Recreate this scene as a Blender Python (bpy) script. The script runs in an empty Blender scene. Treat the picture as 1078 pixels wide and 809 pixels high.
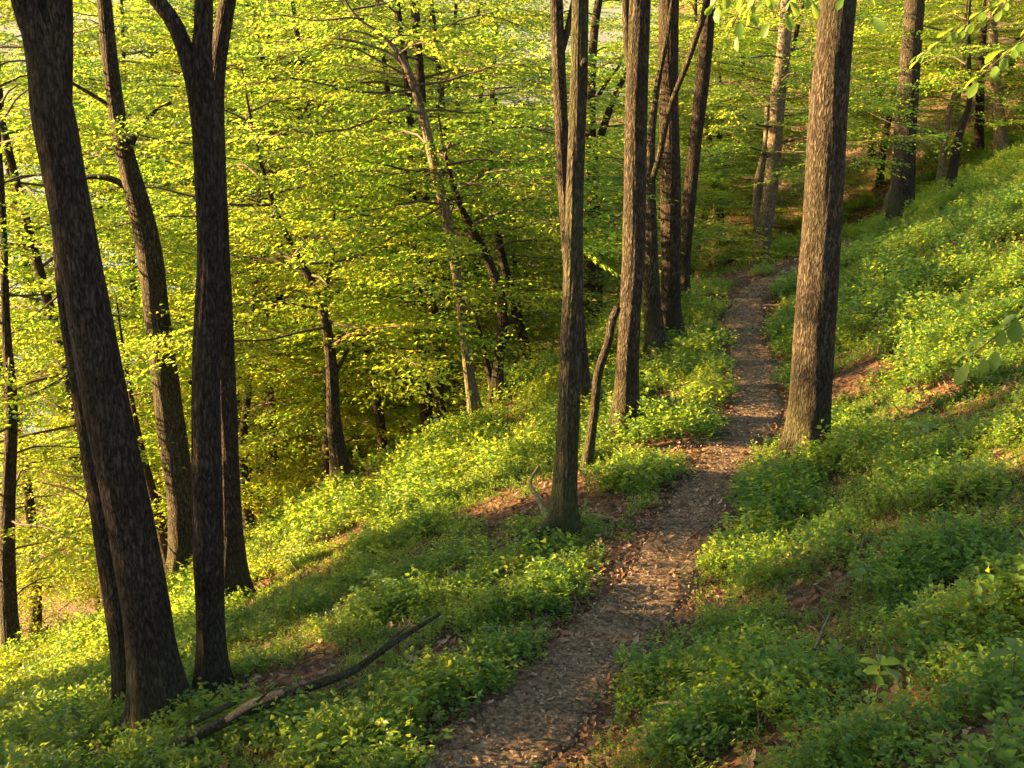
import bpy, math, random
import numpy as np
from mathutils import Vector

rng = np.random.default_rng(7)
random.seed(7)
scene = bpy.context.scene
COL = scene.collection
R = math.radians

# ------------------------------------------------------------------ camera model
FPX, CU, CV = 1156.0, 539.0, 404.5
PITCH = R(16.0)
HAZE = 0.00007
cp, sp = math.cos(PITCH), math.sin(PITCH)

def pix_dir(u, v):
    r, d = (u - CU) / FPX, (v - CV) / FPX
    return np.array([r, cp - d * sp, -sp - d * cp])

cam_d = bpy.data.cameras.new('camera')
cam = bpy.data.objects.new('camera', cam_d)
COL.objects.link(cam)
cam.rotation_euler = (math.pi / 2 - PITCH, 0, 0)
cam_d.sensor_width = 36.0
cam_d.lens = FPX / 1078.0 * 36.0
cam_d.clip_start = 0.05
cam_d.clip_end = 20000
scene.camera = cam

# ------------------------------------------------------------------ noise
def _hash(ix, iy, seed):
    h = (ix.astype(np.int64) * 374761393 + iy.astype(np.int64) * 668265263 + seed * 144269504) & 0x7fffffff
    h = ((h ^ (h >> 13)) * 1274126177) & 0x7fffffff
    h = h ^ (h >> 16)
    return (h & 0xffff) / 65535.0

def vnoise(x, y, seed=0):
    x = np.asarray(x, float); y = np.asarray(y, float)
    ix, iy = np.floor(x), np.floor(y)
    fx, fy = x - ix, y - iy
    fx = fx * fx * (3 - 2 * fx); fy = fy * fy * (3 - 2 * fy)
    a = _hash(ix, iy, seed); b = _hash(ix + 1, iy, seed)
    c = _hash(ix, iy + 1, seed); d = _hash(ix + 1, iy + 1, seed)
    return (a * (1 - fx) + b * fx) * (1 - fy) + (c * (1 - fx) + d * fx) * fy

def fbm(x, y, seed=0, n=4):
    t, a, s = 0, 0.5, 0
    for i in range(n):
        t = t + a * vnoise(x * 2 ** i + 17 * i, y * 2 ** i - 9 * i, seed + i)
        s += a; a *= 0.5
    return t / s

def sstep(a, b, x):
    t = np.clip((x - a) / (b - a), 0, 1)
    return t * t * (3 - 2 * t)

def softplus(x, k):
    return k * np.logaddexp(0, np.asarray(x, float) / k)

# ------------------------------------------------------------------ terrain
PATH_CTRL = [(-40, -300), (-10, -40), (-3.4, -6), (-1.55, 0), (-0.75, 2.6), (-0.14, 4.1), (0.36, 4.97), (0.985, 6.18), (1.52, 7.6),
             (2.12, 9.2), (2.48, 10.9), (2.72, 12.5), (2.98, 13.6), (3.45, 14.5), (4.25, 15.4), (5.05, 16.3), (5.6, 17.6), (5.9, 20), (6.3, 24), (7.0, 30), (10, 45), (40, 300)]

def catmull(pts, n):
    pts = np.asarray(pts, float)
    P = np.vstack([2 * pts[0] - pts[1], pts, 2 * pts[-1] - pts[-2]])
    out = []
    for i in range(1, len(P) - 2):
        t = np.linspace(0, 1, n, endpoint=False)[:, None]
        a, b, c, d = P[i - 1], P[i], P[i + 1], P[i + 2]
        out.append(0.5 * (2 * b + (c - a) * t + (2 * a - 5 * b + 4 * c - d) * t ** 2 + (3 * b - a - 3 * c + d) * t ** 3))
    out.append(P[-2][None])
    return np.vstack(out)

PATH = np.vstack([np.array(PATH_CTRL[:3]), catmull(PATH_CTRL[3:-2], 7), np.array(PATH_CTRL[-2:])])
SEG_A, SEG_D = PATH[:-1], PATH[1:] - PATH[:-1]
SEG_L2 = (SEG_D ** 2).sum(1)

def path_s(x, y):
    """signed distance to the path, positive to the right (uphill)"""
    x = np.atleast_1d(np.asarray(x, float)); y = np.atleast_1d(np.asarray(y, float))
    sh = x.shape; x = x.ravel(); y = y.ravel()
    out = np.empty_like(x)
    for i in range(0, len(x), 20000):
        px, py = x[i:i + 20000, None] - SEG_A[:, 0], y[i:i + 20000, None] - SEG_A[:, 1]
        t = np.clip((px * SEG_D[:, 0] + py * SEG_D[:, 1]) / SEG_L2, 0, 1)
        dx, dy = px - t * SEG_D[:, 0], py - t * SEG_D[:, 1]
        d2 = dx * dx + dy * dy
        k = d2.argmin(1); ar = np.arange(len(k))
        cr = SEG_D[k, 0] * py[ar, k] - SEG_D[k, 1] * px[ar, k]
        out[i:i + 20000] = np.sqrt(d2[ar, k]) * np.where(cr > 0, -1, 1)
    return out.reshape(sh)

def hz(x, y):
    x = np.atleast_1d(np.asarray(x, float)); y = np.atleast_1d(np.asarray(y, float))
    s = path_s(x, y)
    z = np.full(x.shape, -2.9)
    z += 0.22 * np.clip(3.5 - y, 0, 5.5) + 0.12 * np.clip(softplus(y - 13.3, 0.4), 0, 6) - 0.20 * np.clip(softplus(y - 15.6, 0.4), 0, 8)
    right = softplus(s - 0.42, 0.06)
    up = 0.50 * right
    up = np.where(up > 22, 22 + 10 * (1 - np.exp(-(up - 22) / 10)), up)
    l = softplus(-s - 0.42, 0.08)
    dn = 0.26 * l + 0.24 * softplus(-s - 1.6, 0.4)
    z = z + up - dn
    # the spur falls away beyond the near slope
    z -= 0.50 * softplus(y - (12.4 - 0.8 * sstep(3.5, 7.5, -s)), 0.4) * sstep(1.0, 5.0, -s) * np.exp(-np.clip(y - 14, 0, 1e9) / 40)
    off = sstep(0.4, 1.4, np.abs(s))
    z += off * (0.09 * (fbm(x * 0.9, y * 0.9, 3) - 0.5) + 0.35 * (fbm(x * 0.22, y * 0.22, 5) - 0.5) * sstep(1, 4, np.abs(s)))
    z += (1 - off) * 0.035 * (fbm(x * 2.5, y * 2.5, 9) - 0.5)
    rr = np.hypot(x, y)
    far = 330 * sstep(1500, 3200, rr) * (0.55 + 0.6 * fbm(x / 900, y / 900, 21, 5)) * sstep(-900, 500, y)
    z = np.where(rr < 300, np.maximum(z, -49), np.maximum(z, -49 + far))
    return z

def ground_hit(u, v):
    d = pix_dir(u, v)
    t = np.linspace(2.0, 60, 6000)
    P = t[:, None] * d
    below = P[:, 2] < hz(P[:, 0], P[:, 1])
    k = int(np.argmax(below)) if below.any() else len(t) - 1
    return P[k]

# ------------------------------------------------------------------ object helpers
def mesh_obj(name, verts, faces, mat, parent=None, smooth=True, uvless=True):
    me = bpy.data.meshes.new(name)
    verts = np.asarray(verts, np.float32)
    if isinstance(faces, np.ndarray):
        nf, k = faces.shape
        me.vertices.add(len(verts)); me.vertices.foreach_set('co', verts.ravel())
        me.loops.add(nf * k); me.loops.foreach_set('vertex_index', faces.astype(np.int32).ravel())
        me.polygons.add(nf)
        me.polygons.foreach_set('loop_start', np.arange(0, nf * k, k, dtype=np.int32))
        me.polygons.foreach_set('loop_total', np.full(nf, k, np.int32))
        me.update(calc_edges=True)
    else:
        me.from_pydata(verts.tolist(), [], faces); me.update()
    if smooth:
        me.polygons.foreach_set('use_smooth', np.ones(len(me.polygons), bool))
    for m in (mat if isinstance(mat, (list, tuple)) else [mat]):
        if m: me.materials.append(m)
    o = bpy.data.objects.new(name, me)
    COL.objects.link(o)
    if parent is not None: o.parent = parent
    return o

def tag(o, label=None, cat=None, group=None, kind=None):
    if label: o['label'] = label
    if cat: o['category'] = cat
    if group: o['group'] = group
    if kind: o['kind'] = kind
    return o

def empty(name, loc):
    o = bpy.data.objects.new(name, None)
    COL.objects.link(o); o.location = loc; o.empty_display_size = 0.2
    return o

# ------------------------------------------------------------------ materials
def new_mat(name):
    m = bpy.data.materials.new(name); m.use_nodes = True
    nt = m.node_tree; nt.nodes.clear()
    out = nt.nodes.new('ShaderNodeOutputMaterial')
    return m, nt, out

def N(nt, t, **kw):
    n = nt.nodes.new(t)
    for k, v in kw.items():
        if k in n.inputs: n.inputs[k].default_value = v
        else: setattr(n, k, v)
    return n

def ramp(nt, fac, stops, interp='LINEAR'):
    r = nt.nodes.new('ShaderNodeValToRGB')
    r.color_ramp.interpolation = interp
    e = r.color_ramp.elements
    while len(e) < len(stops): e.new(0.5)
    for el, (p, c) in zip(e, stops):
        el.position = p; el.color = (*c, 1) if len(c) == 3 else c
    nt.links.new(fac, r.inputs[0])
    return r.outputs[0]

def leaf_material(name, refl, trans, source, tmix=0.5, rough=0.45, noise_scale=0.35):
    """source: 'tint' attribute on tree leaves, or 'rand' per instance"""
    m, nt, out = new_mat(name); L = nt.links.new
    if source == 'tint':
        a = N(nt, 'ShaderNodeAttribute', attribute_name='tint'); f = a.outputs['Fac']
    else:
        oi = N(nt, 'ShaderNodeObjectInfo'); a = N(nt, 'ShaderNodeAttribute', attribute_name='tint')
        mm = N(nt, 'ShaderNodeMath', operation='MULTIPLY_ADD'); mm.inputs[1].default_value = 0.55
        L(oi.outputs['Random'], mm.inputs[0])
        m2 = N(nt, 'ShaderNodeMath', operation='MULTIPLY'); m2.inputs[1].default_value = 0.45
        L(a.outputs['Fac'], m2.inputs[0]); L(m2.outputs[0], mm.inputs[2]); f = mm.outputs[0]
    g = N(nt, 'ShaderNodeNewGeometry')
    no = N(nt, 'ShaderNodeTexNoise', Scale=noise_scale, Detail=2.0)
    L(g.outputs['Position'], no.inputs['Vector'])
    ad = N(nt, 'ShaderNodeMath', operation='MULTIPLY_ADD'); ad.inputs[1].default_value = 0.7; 
    sb = N(nt, 'ShaderNodeMath', operation='SUBTRACT'); sb.inputs[1].default_value = 0.5
    L(no.outputs['Fac'], sb.inputs[0]); L(sb.outputs[0], ad.inputs[0]); L(f, ad.inputs[2])
    c1 = ramp(nt, ad.outputs[0], refl); c2 = ramp(nt, ad.outputs[0], trans)
    p = N(nt, 'ShaderNodeBsdfPrincipled', Roughness=rough)
    p.inputs['Specular IOR Level'].default_value = 0.35
    L(c1, p.inputs['Base Color'])
    t = N(nt, 'ShaderNodeBsdfTranslucent'); L(c2, t.inputs['Color'])
    mx = N(nt, 'ShaderNodeMixShader'); mx.inputs[0].default_value = tmix
    L(p.outputs[0], mx.inputs[1]); L(t.outputs[0], mx.inputs[2]); L(mx.outputs[0], out.inputs['Surface'])
    return m

def bark_material(name, dark, mid, light, moss, moss_amt, scale=1.0, zsq=0.33, bump=0.9):
    m, nt, out = new_mat(name); L = nt.links.new
    tc = N(nt, 'ShaderNodeTexCoord')
    mp = N(nt, 'ShaderNodeMapping'); mp.inputs['Scale'].default_value = (scale, scale, scale * zsq)
    L(tc.outputs['Object'], mp.inputs['Vector'])
    wn = N(nt, 'ShaderNodeTexNoise', Scale=14.0, Detail=3.0)
    L(mp.outputs[0], wn.inputs['Vector'])
    mixv = N(nt, 'ShaderNodeMix', data_type='VECTOR'); mixv.inputs[0].default_value = 0.036
    L(mp.outputs[0], mixv.inputs[4]); L(wn.outputs['Color'], mixv.inputs[5])
    vo = N(nt, 'ShaderNodeTexVoronoi', feature='DISTANCE_TO_EDGE', Scale=52.0)
    L(mixv.outputs[1], vo.inputs['Vector'])
    n1 = N(nt, 'ShaderNodeTexNoise', Scale=60.0, Detail=7.0, Roughness=0.7)
    L(mp.outputs[0], n1.inputs['Vector'])
    n2 = N(nt, 'ShaderNodeTexNoise', Scale=2.2, Detail=4.0)
    L(tc.outputs['Object'], n2.inputs['Vector'])
    mp2 = N(nt, 'ShaderNodeMapping'); mp2.inputs['Scale'].default_value = (scale, scale, scale * zsq * 0.8)
    L(tc.outputs['Object'], mp2.inputs['Vector'])
    nr = N(nt, 'ShaderNodeTexNoise', Scale=44.0, Detail=3.0, Roughness=0.55, Distortion=0.4); L(mp2.outputs[0], nr.inputs['Vector'])
    ra = N(nt, 'ShaderNodeMath', operation='SUBTRACT'); ra.inputs[1].default_value = 0.5; L(nr.outputs['Fac'], ra.inputs[0])
    rb = N(nt, 'ShaderNodeMath', operation='ABSOLUTE'); L(ra.outputs[0], rb.inputs[0])
    rc = N(nt, 'ShaderNodeMath', operation='MULTIPLY', use_clamp=True); rc.inputs[1].default_value = 6.0; L(rb.outputs[0], rc.inputs[0])
    v0 = N(nt, 'ShaderNodeMath', operation='MULTIPLY', use_clamp=True); v0.inputs[1].default_value = 3.0
    L(vo.outputs['Distance'], v0.inputs[0])
    v1 = N(nt, 'ShaderNodeMath', operation='MULTIPLY'); v1.inputs[1].default_value = 0.4; L(v0.outputs[0], v1.inputs[0])
    vm = N(nt, 'ShaderNodeMath', operation='MULTIPLY_ADD'); vm.inputs[1].default_value = 0.6
    L(rc.outputs[0], vm.inputs[0]); L(v1.outputs[0], vm.inputs[2])
    h = N(nt, 'ShaderNodeMath', operation='MULTIPLY_ADD'); h.inputs[1].default_value = 0.55
    hh = N(nt, 'ShaderNodeMath', operation='MULTIPLY'); hh.inputs[1].default_value = 0.55
    L(n1.outputs['Fac'], hh.inputs[0]); L(vm.outputs[0], h.inputs[0]); L(hh.outputs[0], h.inputs[2])
    c = ramp(nt, h.outputs[0], [(0.28, dark), (0.5, mid), (0.74, light)])
    # blotchy tone and moss
    mx = N(nt, 'ShaderNodeMix', data_type='RGBA', blend_type='MULTIPLY'); mx.inputs[0].default_value = 1
    tone = ramp(nt, n2.outputs['Fac'], [(0.3, (0.62, 0.6, 0.58)), (0.7, (1.15, 1.12, 1.1))])
    L(c, mx.inputs[6]); L(tone, mx.inputs[7])
    n3 = N(nt, 'ShaderNodeTexNoise', Scale=1.1, Detail=5.0, Roughness=0.6)
    L(tc.outputs['Object'], n3.inputs['Vector'])
    sx = N(nt, 'ShaderNodeSeparateXYZ'); L(tc.outputs['Object'], sx.inputs[0])
    low = N(nt, 'ShaderNodeMapRange'); low.inputs[1].default_value = 0.0; low.inputs[2].default_value = 0.9
    low.inputs[3].default_value = 0.30; low.inputs[4].default_value = 0.0
    L(sx.outputs['Z'], low.inputs[0])
    ma = N(nt, 'ShaderNodeMath', operation='ADD'); L(n3.outputs['Fac'], ma.inputs[0]); L(low.outputs[0], ma.inputs[1])
    mf = ramp(nt, ma.outputs[0], [(0.62 - moss_amt * 0.25, (0, 0, 0)), (0.82, (moss_amt,) * 3)])
    mx2 = N(nt, 'ShaderNodeMix', data_type='RGBA'); L(mf, mx2.inputs[0])
    L(mx.outputs[2], mx2.inputs[6]); mx2.inputs[7].default_value = (*moss, 1)
    p = N(nt, 'ShaderNodeBsdfPrincipled', Roughness=0.9)
    p.inputs['Specular IOR Level'].default_value = 0.2
    L(mx2.outputs[2], p.inputs['Base Color'])
    b = N(nt, 'ShaderNodeBump', Strength=bump, Distance=0.035)
    L(h.outputs[0], b.inputs['Height']); L(b.outputs[0], p.inputs['Normal'])
    L(p.outputs[0], out.inputs['Surface'])
    return m

M_OAK = bark_material('oak_bark', (0.010, 0.0085, 0.006), (0.045, 0.0375, 0.027), (0.115, 0.096, 0.072), (0.06, 0.075, 0.02), 0.45)
M_DARK = bark_material('shaded_bark', (0.010, 0.008, 0.006), (0.042, 0.031, 0.023), (0.09, 0.07, 0.052), (0.05, 0.065, 0.02), 0.4)  # bark colour darkened for trunks that stand in shade
M_GREEN = bark_material('mossy_bark', (0.014, 0.012, 0.008), (0.055, 0.048, 0.031), (0.12, 0.105, 0.07), (0.06, 0.08, 0.022), 0.7)
M_BEECH = bark_material('beech_bark', (0.06, 0.05, 0.038), (0.15, 0.125, 0.09), (0.26, 0.22, 0.16), (0.08, 0.09, 0.03), 0.5, scale=0.6, zsq=0.6, bump=0.3)
M_BARE = bark_material('bare_wood', (0.16, 0.09, 0.05), (0.36, 0.22, 0.12), (0.5, 0.34, 0.2), (0.1, 0.1, 0.03), 0.1, scale=1.5, zsq=1.0, bump=0.4)
M_TWIG, nt, out = new_mat('twig_bark')
p = N(nt, 'ShaderNodeBsdfPrincipled', Roughness=0.85); no = N(nt, 'ShaderNodeTexNoise', Scale=6.0)
nt.links.new(ramp(nt, no.outputs['Fac'], [(0.3, (0.035, 0.026, 0.018)), (0.7, (0.10, 0.075, 0.05))]), p.inputs['Base Color'])
nt.links.new(p.outputs[0], out.inputs['Surface'])

M_LEAF = leaf_material('beech_leaves',
    [(0.0, (0.045, 0.115, 0.016)), (0.5, (0.075, 0.155, 0.018)), (1.0, (0.14, 0.19, 0.02))],
    [(0.0, (0.17, 0.38, 0.03)), (0.5, (0.38, 0.56, 0.04)), (1.0, (0.66, 0.64, 0.05))], 'tint', 0.57)
M_OAKLEAF = leaf_material('oak_leaves',
    [(0.0, (0.05, 0.12, 0.02)), (0.5, (0.075, 0.16, 0.02)), (1.0, (0.11, 0.19, 0.025))],
    [(0.0, (0.20, 0.36, 0.03)), (0.5, (0.30, 0.44, 0.035)), (1.0, (0.42, 0.5, 0.04))], 'tint', 0.5)
M_BILB = leaf_material('bilberry_leaves',
    [(0.05, (0.026, 0.095, 0.024)), (0.5, (0.06, 0.15, 0.028)), (0.95, (0.125, 0.195, 0.03))],
    [(0.05, (0.20, 0.40, 0.03)), (0.5, (0.42, 0.58, 0.04)), (0.95, (0.60, 0.64, 0.05))], 'rand', 0.5, noise_scale=0.9)

def dead_leaf_material(name, stops):
    m, nt, out = new_mat(name); L = nt.links.new
    oi = N(nt, 'ShaderNodeObjectInfo')
    c = ramp(nt, oi.outputs['Random'], stops)
    p = N(nt, 'ShaderNodeBsdfPrincipled', Roughness=0.7); p.inputs['Specular IOR Level'].default_value = 0.25
    L(c, p.inputs['Base Color'])
    t = N(nt, 'ShaderNodeBsdfTranslucent'); L(c, t.inputs['Color'])
    mx = N(nt, 'ShaderNodeMixShader'); mx.inputs[0].default_value = 0.15
    L(p.outputs[0], mx.inputs[1]); L(t.outputs[0], mx.inputs[2]); L(mx.outputs[0], out.inputs['Surface'])
    return m
M_LITTER = dead_leaf_material('dead_leaf', [(0, (0.05, 0.03, 0.02)), (0.35, (0.12, 0.065, 0.034)), (0.6, (0.19, 0.085, 0.038)), (0.8, (0.22, 0.14, 0.085)), (1, (0.33, 0.25, 0.17))])
M_CHIP = dead_leaf_material('path_chip', [(0, (0.06, 0.042, 0.027)), (0.45, (0.135, 0.092, 0.055)), (0.8, (0.21, 0.148, 0.09)), (1, (0.34, 0.25, 0.165))])

def soil_material(name, stops, sc, bump):
    m, nt, out = new_mat(name); L = nt.links.new
    g = N(nt, 'ShaderNodeNewGeometry')
    n1 = N(nt, 'ShaderNodeTexNoise', Scale=sc, Detail=8.0, Roughness=0.7); L(g.outputs['Position'], n1.inputs['Vector'])
    vo = N(nt, 'ShaderNodeTexVoronoi', Scale=sc * 2.2); L(g.outputs['Position'], vo.inputs['Vector'])
    sx = N(nt, 'ShaderNodeSeparateColor'); L(vo.outputs['Color'], sx.inputs[0])
    mm = N(nt, 'ShaderNodeMath', operation='MULTIPLY_ADD'); mm.inputs[1].default_value = 0.45
    sb = N(nt, 'ShaderNodeMath', operation='MULTIPLY'); sb.inputs[1].default_value = 0.6
    L(n1.outputs['Fac'], sb.inputs[0]); L(sx.outputs[0], mm.inputs[0]); L(sb.outputs[0], mm.inputs[2])
    p = N(nt, 'ShaderNodeBsdfPrincipled', Roughness=0.95); p.inputs['Specular IOR Level'].default_value = 0.15
    L(ramp(nt, mm.outputs[0], stops), p.inputs['Base Color'])
    b = N(nt, 'ShaderNodeBump', Strength=bump, Distance=0.02); L(mm.outputs[0], b.inputs['Height']); L(b.outputs[0], p.inputs['Normal'])
    L(p.outputs[0], out.inputs['Surface'])
    return m
M_SOIL = soil_material('forest_floor', [(0.25, (0.028, 0.018, 0.012)), (0.5, (0.07, 0.042, 0.024)), (0.8, (0.15, 0.085, 0.045))], 14, 0.8)
M_PATH = soil_material('trodden_soil', [(0.25, (0.05, 0.036, 0.023)), (0.5, (0.115, 0.082, 0.05)), (0.8, (0.22, 0.16, 0.10))], 26, 0.9)
M_FAR = soil_material('wooded_far_bank', [(0.25, (0.05, 0.07, 0.05)), (0.5, (0.08, 0.11, 0.07)), (0.8, (0.11, 0.14, 0.08))], 0.02, 0.3)

m, nt, out = new_mat('river_water')
p = N(nt, 'ShaderNodeBsdfPrincipled', Roughness=0.12); p.inputs['Base Color'].default_value = (0.05, 0.07, 0.08, 1)
no = N(nt, 'ShaderNodeTexNoise', Scale=0.4, Detail=3.0); g = N(nt, 'ShaderNodeNewGeometry'); nt.links.new(g.outputs['Position'], no.inputs['Vector'])
b = N(nt, 'ShaderNodeBump', Strength=0.2, Distance=0.3); nt.links.new(no.outputs['Fac'], b.inputs['Height']); nt.links.new(b.outputs[0], p.inputs['Normal'])
nt.links.new(p.outputs[0], out.inputs['Surface']); M_WATER = m

# ------------------------------------------------------------------ ground, path, river
def axis(lo, hi, step, far):
    a = list(np.arange(lo, hi + 1e-6, step))
    st = step
    x = hi
    up = []
    while x < far:
        st *= 1.16; x += st; up.append(x)
    st = step; x = lo; dn = []
    while x > -far:
        st *= 1.16; x -= st; dn.append(x)
    return np.array(dn[::-1] + a + up)

gx, gy = axis(-11, 13, 0.12, 4500), axis(0.5, 26, 0.12, 4500)
GX, GY = np.meshgrid(gx, gy)
GZ = hz(GX.ravel(), GY.ravel())
V = np.stack([GX.ravel(), GY.ravel(), GZ], 1)
nx, ny = len(gx), len(gy)
ii = (np.arange(ny - 1)[:, None] * nx + np.arange(nx - 1)[None, :]).ravel()
F = np.stack([ii, ii + 1, ii + 1 + nx, ii + nx], 1)
ground = mesh_obj('ground', V, F, [M_SOIL, M_FAR])
tag(ground, kind='structure')
fc = V[F].mean(1)
ground.data.polygons.foreach_set('material_index', (np.hypot(fc[:, 0], fc[:, 1]) > 600).astype(np.int32))

pl = catmull(PATH_CTRL[3:-1], 24)
pl = pl[(pl[:, 1] > 0.5) & (pl[:, 1] < 44)]
tan = np.gradient(pl, axis=0); tan /= np.linalg.norm(tan, axis=1)[:, None]
nor = np.stack([tan[:, 1], -tan[:, 0]], 1)
cum = np.concatenate([[0], np.cumsum(np.linalg.norm(np.diff(pl, axis=0), axis=1))])
wl = 0.255 + 0.16 * (fbm(cum * 2.2, cum * 0 + 3, 31) - 0.5) + 0.06 * sstep(5.5, 3.5, pl[:, 1])
wr = 0.255 + 0.16 * (fbm(cum * 2.2, cum * 0 + 8, 37) - 0.5) + 0.05 * sstep(5.5, 3.5, pl[:, 1])
cols = 9
pv = []
for j in range(cols):
    f = j / (cols - 1) * 2 - 1
    off = np.where(f < 0, f * wl, f * wr)
    q = pl + nor * off[:, None]
    lift = 0.016 if abs(f) < 0.9 else -0.03
    pv.append(np.stack([q[:, 0], q[:, 1], hz(q[:, 0], q[:, 1]) + lift], 1))
pv = np.stack(pv, 1).reshape(-1, 3)
n_ = len(pl)
ii = (np.arange(n_ - 1)[:, None] * cols + np.arange(cols - 1)[None, :]).ravel()
tag(mesh_obj('path', pv, np.stack([ii, ii + 1, ii + 1 + cols, ii + cols], 1), M_PATH), kind='structure')

rv = [(-4500, -4500, -46), (4500, -4500, -46), (4500, 4500, -46), (-4500, 4500, -46)]
tag(mesh_obj('river', rv, [(0, 1, 2, 3)], M_WATER, smooth=False), kind='structure')

# ------------------------------------------------------------------ tubes (trunks, limbs, logs)
def tube_geo(P, rad, sides=14, flare=0.0, lobes=5, rough=0.05, seed=0, cap=True, furrow=0.0):
    P = np.asarray(P, float); rad = np.asarray(rad, float)
    n = len(P)
    T = np.gradient(P, axis=0); T /= np.linalg.norm(T, axis=1)[:, None] + 1e-9
    ref = np.array([0.0, 1.0, 0.05]) if abs(T[0, 1]) < 0.9 else np.array([1.0, 0, 0])
    A = []
    a = np.cross(T[0], ref); a /= np.linalg.norm(a)
    for t in T:
        a = a - t * a.dot(t); a /= np.linalg.norm(a); A.append(a)
    A = np.array(A); B = np.cross(T, A)
    th = np.linspace(0, 2 * math.pi, sides, endpoint=False)
    cum = np.concatenate([[0], np.cumsum(np.linalg.norm(np.diff(P, axis=0), axis=1))])
    rr = rad[:, None] * np.ones((1, sides))
    r0 = np.random.default_rng(seed + 100)
    ph = r0.uniform(0, 6.28, 4)
    TH, CU_ = np.meshgrid(th, cum)
    bump = (0.5 * np.sin(2 * TH + CU_ * 0.9 + ph[0]) + 0.35 * np.sin(3 * TH - CU_ * 1.7 + ph[1]))
    loc = fbm(CU_ * 1.5 + 40 * seed, np.cos(TH) * 1.6 + 5, seed + 3) - 0.5 + fbm(CU_ * 1.5 + 3, np.sin(TH) * 1.6 + 5, seed + 13) - 0.5
    rr = rr * (1 + rough * bump + rough * 2.2 * loc)
    if furrow > 0:   # bark plates in relief
        k = sides / 5.0
        fr = np.abs(np.sin(TH * k / 2 + 1.6 * np.sin(CU_ * 3.1 + 3 * np.sin(TH + seed)) + 2 * loc))
        rr = rr + furrow * (fr - 0.6)
    if flare > 0:
        fl = flare * np.exp(-np.clip(CU_ - 0.3, 0, None) / 0.22)
        lob = 0.6 + 0.75 * np.clip(np.sin(lobes * TH + ph[2]) * 0.7 + 0.5 * np.sin((lobes - 2) * TH + ph[3]), -0.4, 1)
        rr = rr * (1 + fl * lob)
    V = P[:, None] + rr[..., None] * (np.cos(TH)[..., None] * A[:, None] + np.sin(TH)[..., None] * B[:, None])
    V = V.reshape(-1, 3)
    i = np.arange(n - 1)[:, None] * sides; j = np.arange(sides)[None, :]; j2 = (j + 1) % sides
    F = np.stack([i + j, i + j2, i + sides + j2, i + sides + j], -1).reshape(-1, 4)
    if cap:
        V = np.vstack([V, P[-1] + T[-1] * rad[-1] * 0.6]); c = len(V) - 1
        k = (n - 1) * sides
        jj = np.arange(sides)
        F = np.vstack([F, np.stack([k + jj, k + (jj + 1) % sides, np.full(sides, c), np.full(sides, c)], 1)])
    return V, F

def fix_tris(F):
    return [tuple(f) if f[2] != f[3] else tuple(f[:3]) for f in F.tolist()]

def tube_obj(name, P, rad, mat, parent, **kw):
    V, F = tube_geo(P, rad, **kw)
    return mesh_obj(name, V, fix_tris(F), mat, parent)

def resample(pts, step):
    """pts (n,4): x,y,z,r -> smooth and evenly spaced"""
    q = catmull(pts, 12)
    d = np.concatenate([[0], np.cumsum(np.linalg.norm(np.diff(q[:, :3], axis=0), axis=1))])
    n = max(4, int(d[-1] / step))
    t = np.linspace(0, d[-1], n)
    return np.stack([np.interp(t, d, q[:, k]) for k in range(4)], 1)

# ------------------------------------------------------------------ foliage
def spray_template(seed, nside=8, leaf=0.085):
    """a flat leafy twig one unit long: arrays of leaf base, direction, normal, length"""
    r = np.random.default_rng(seed)
    B, D, Nn, Ls = [], [], [], []
    twigs = []
    def twig(p0, ang, length, depth):
        n = max(2, int(length / 0.072))
        pts = []
        for i in range(n + 1):
            t = i / n
            a = ang + 0.15 * math.sin(3 * t + seed)
            p = p0 + np.array([math.cos(a), math.sin(a), 0]) * length * t
            p[2] += -0.05 * (length * t) ** 2 + r.normal(0, 0.012)
            pts.append(p)
            side = 1 if i % 2 else -1
            if i == n: la = a + r.normal(0, 0.2)
            else: la = a + side * r.uniform(0.6, 1.15)
            if t > 0.12:
                B.append(p); D.append([math.cos(la), math.sin(la), r.normal(-0.12, 0.2)])
                Nn.append([r.normal(0, 0.33), r.normal(0, 0.33), 1]); Ls.append(leaf * r.uniform(0.55, 1.3) * (0.85 if depth else 1))
        twigs.append((pts[0], pts[-1]))
        if depth == 0:
            for k in range(nside):
                t = 0.15 + 0.7 * k / nside
                sd = 1 if k % 2 else -1
                twig(p0 + np.array([math.cos(ang), math.sin(ang), 0]) * length * t, ang + sd * r.uniform(0.6, 0.95), length * (0.5 - 0.35 * t) * r.uniform(0.8, 1.2), 1)
    twig(np.zeros(3), 0.0, 1.0, 0)
    B, D, Nn, Ls = map(np.array, (B, D, Nn, Ls))
    return B, D, Nn, Ls, twigs

SPRAYS = [spray_template(40 + i) for i in range(10)]
LMIN = min(len(s[0]) for s in SPRAYS)
TB = np.stack([s[0][:LMIN] for s in SPRAYS]); TD = np.stack([s[1][:LMIN] for s in SPRAYS])
TN = np.stack([s[2][:LMIN] for s in SPRAYS]); TL = np.stack([s[3][:LMIN] for s in SPRAYS])

def leaves_geo(B, D, Nn, Ln, width=0.55, fold=0.18, r=rng, curl=0.1):
    """six-point folded leaf blades (two quads each)"""
    D = D / np.linalg.norm(D, axis=1)[:, None]
    S = np.cross(Nn, D); S /= np.linalg.norm(S, axis=1)[:, None] + 1e-9
    U = np.cross(D, S)
    L = Ln[:, None]
    w = width * 0.5 * L
    v0 = B
    v1 = B + D * L * 0.45 + S * w + U * L * fold
    v2 = B + D * L * 1.0 - U * L * curl
    v3 = B + D * L * 0.45 - S * w + U * L * fold
    V = np.stack([v0, v1, v2, v3], 1).reshape(-1, 3)
    k = np.arange(len(B))[:, None] * 4
    T = np.concatenate([k + np.array([[0, 2, 1]]), k + np.array([[0, 3, 2]])], 1).reshape(-1, 3)
    return V, T

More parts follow.
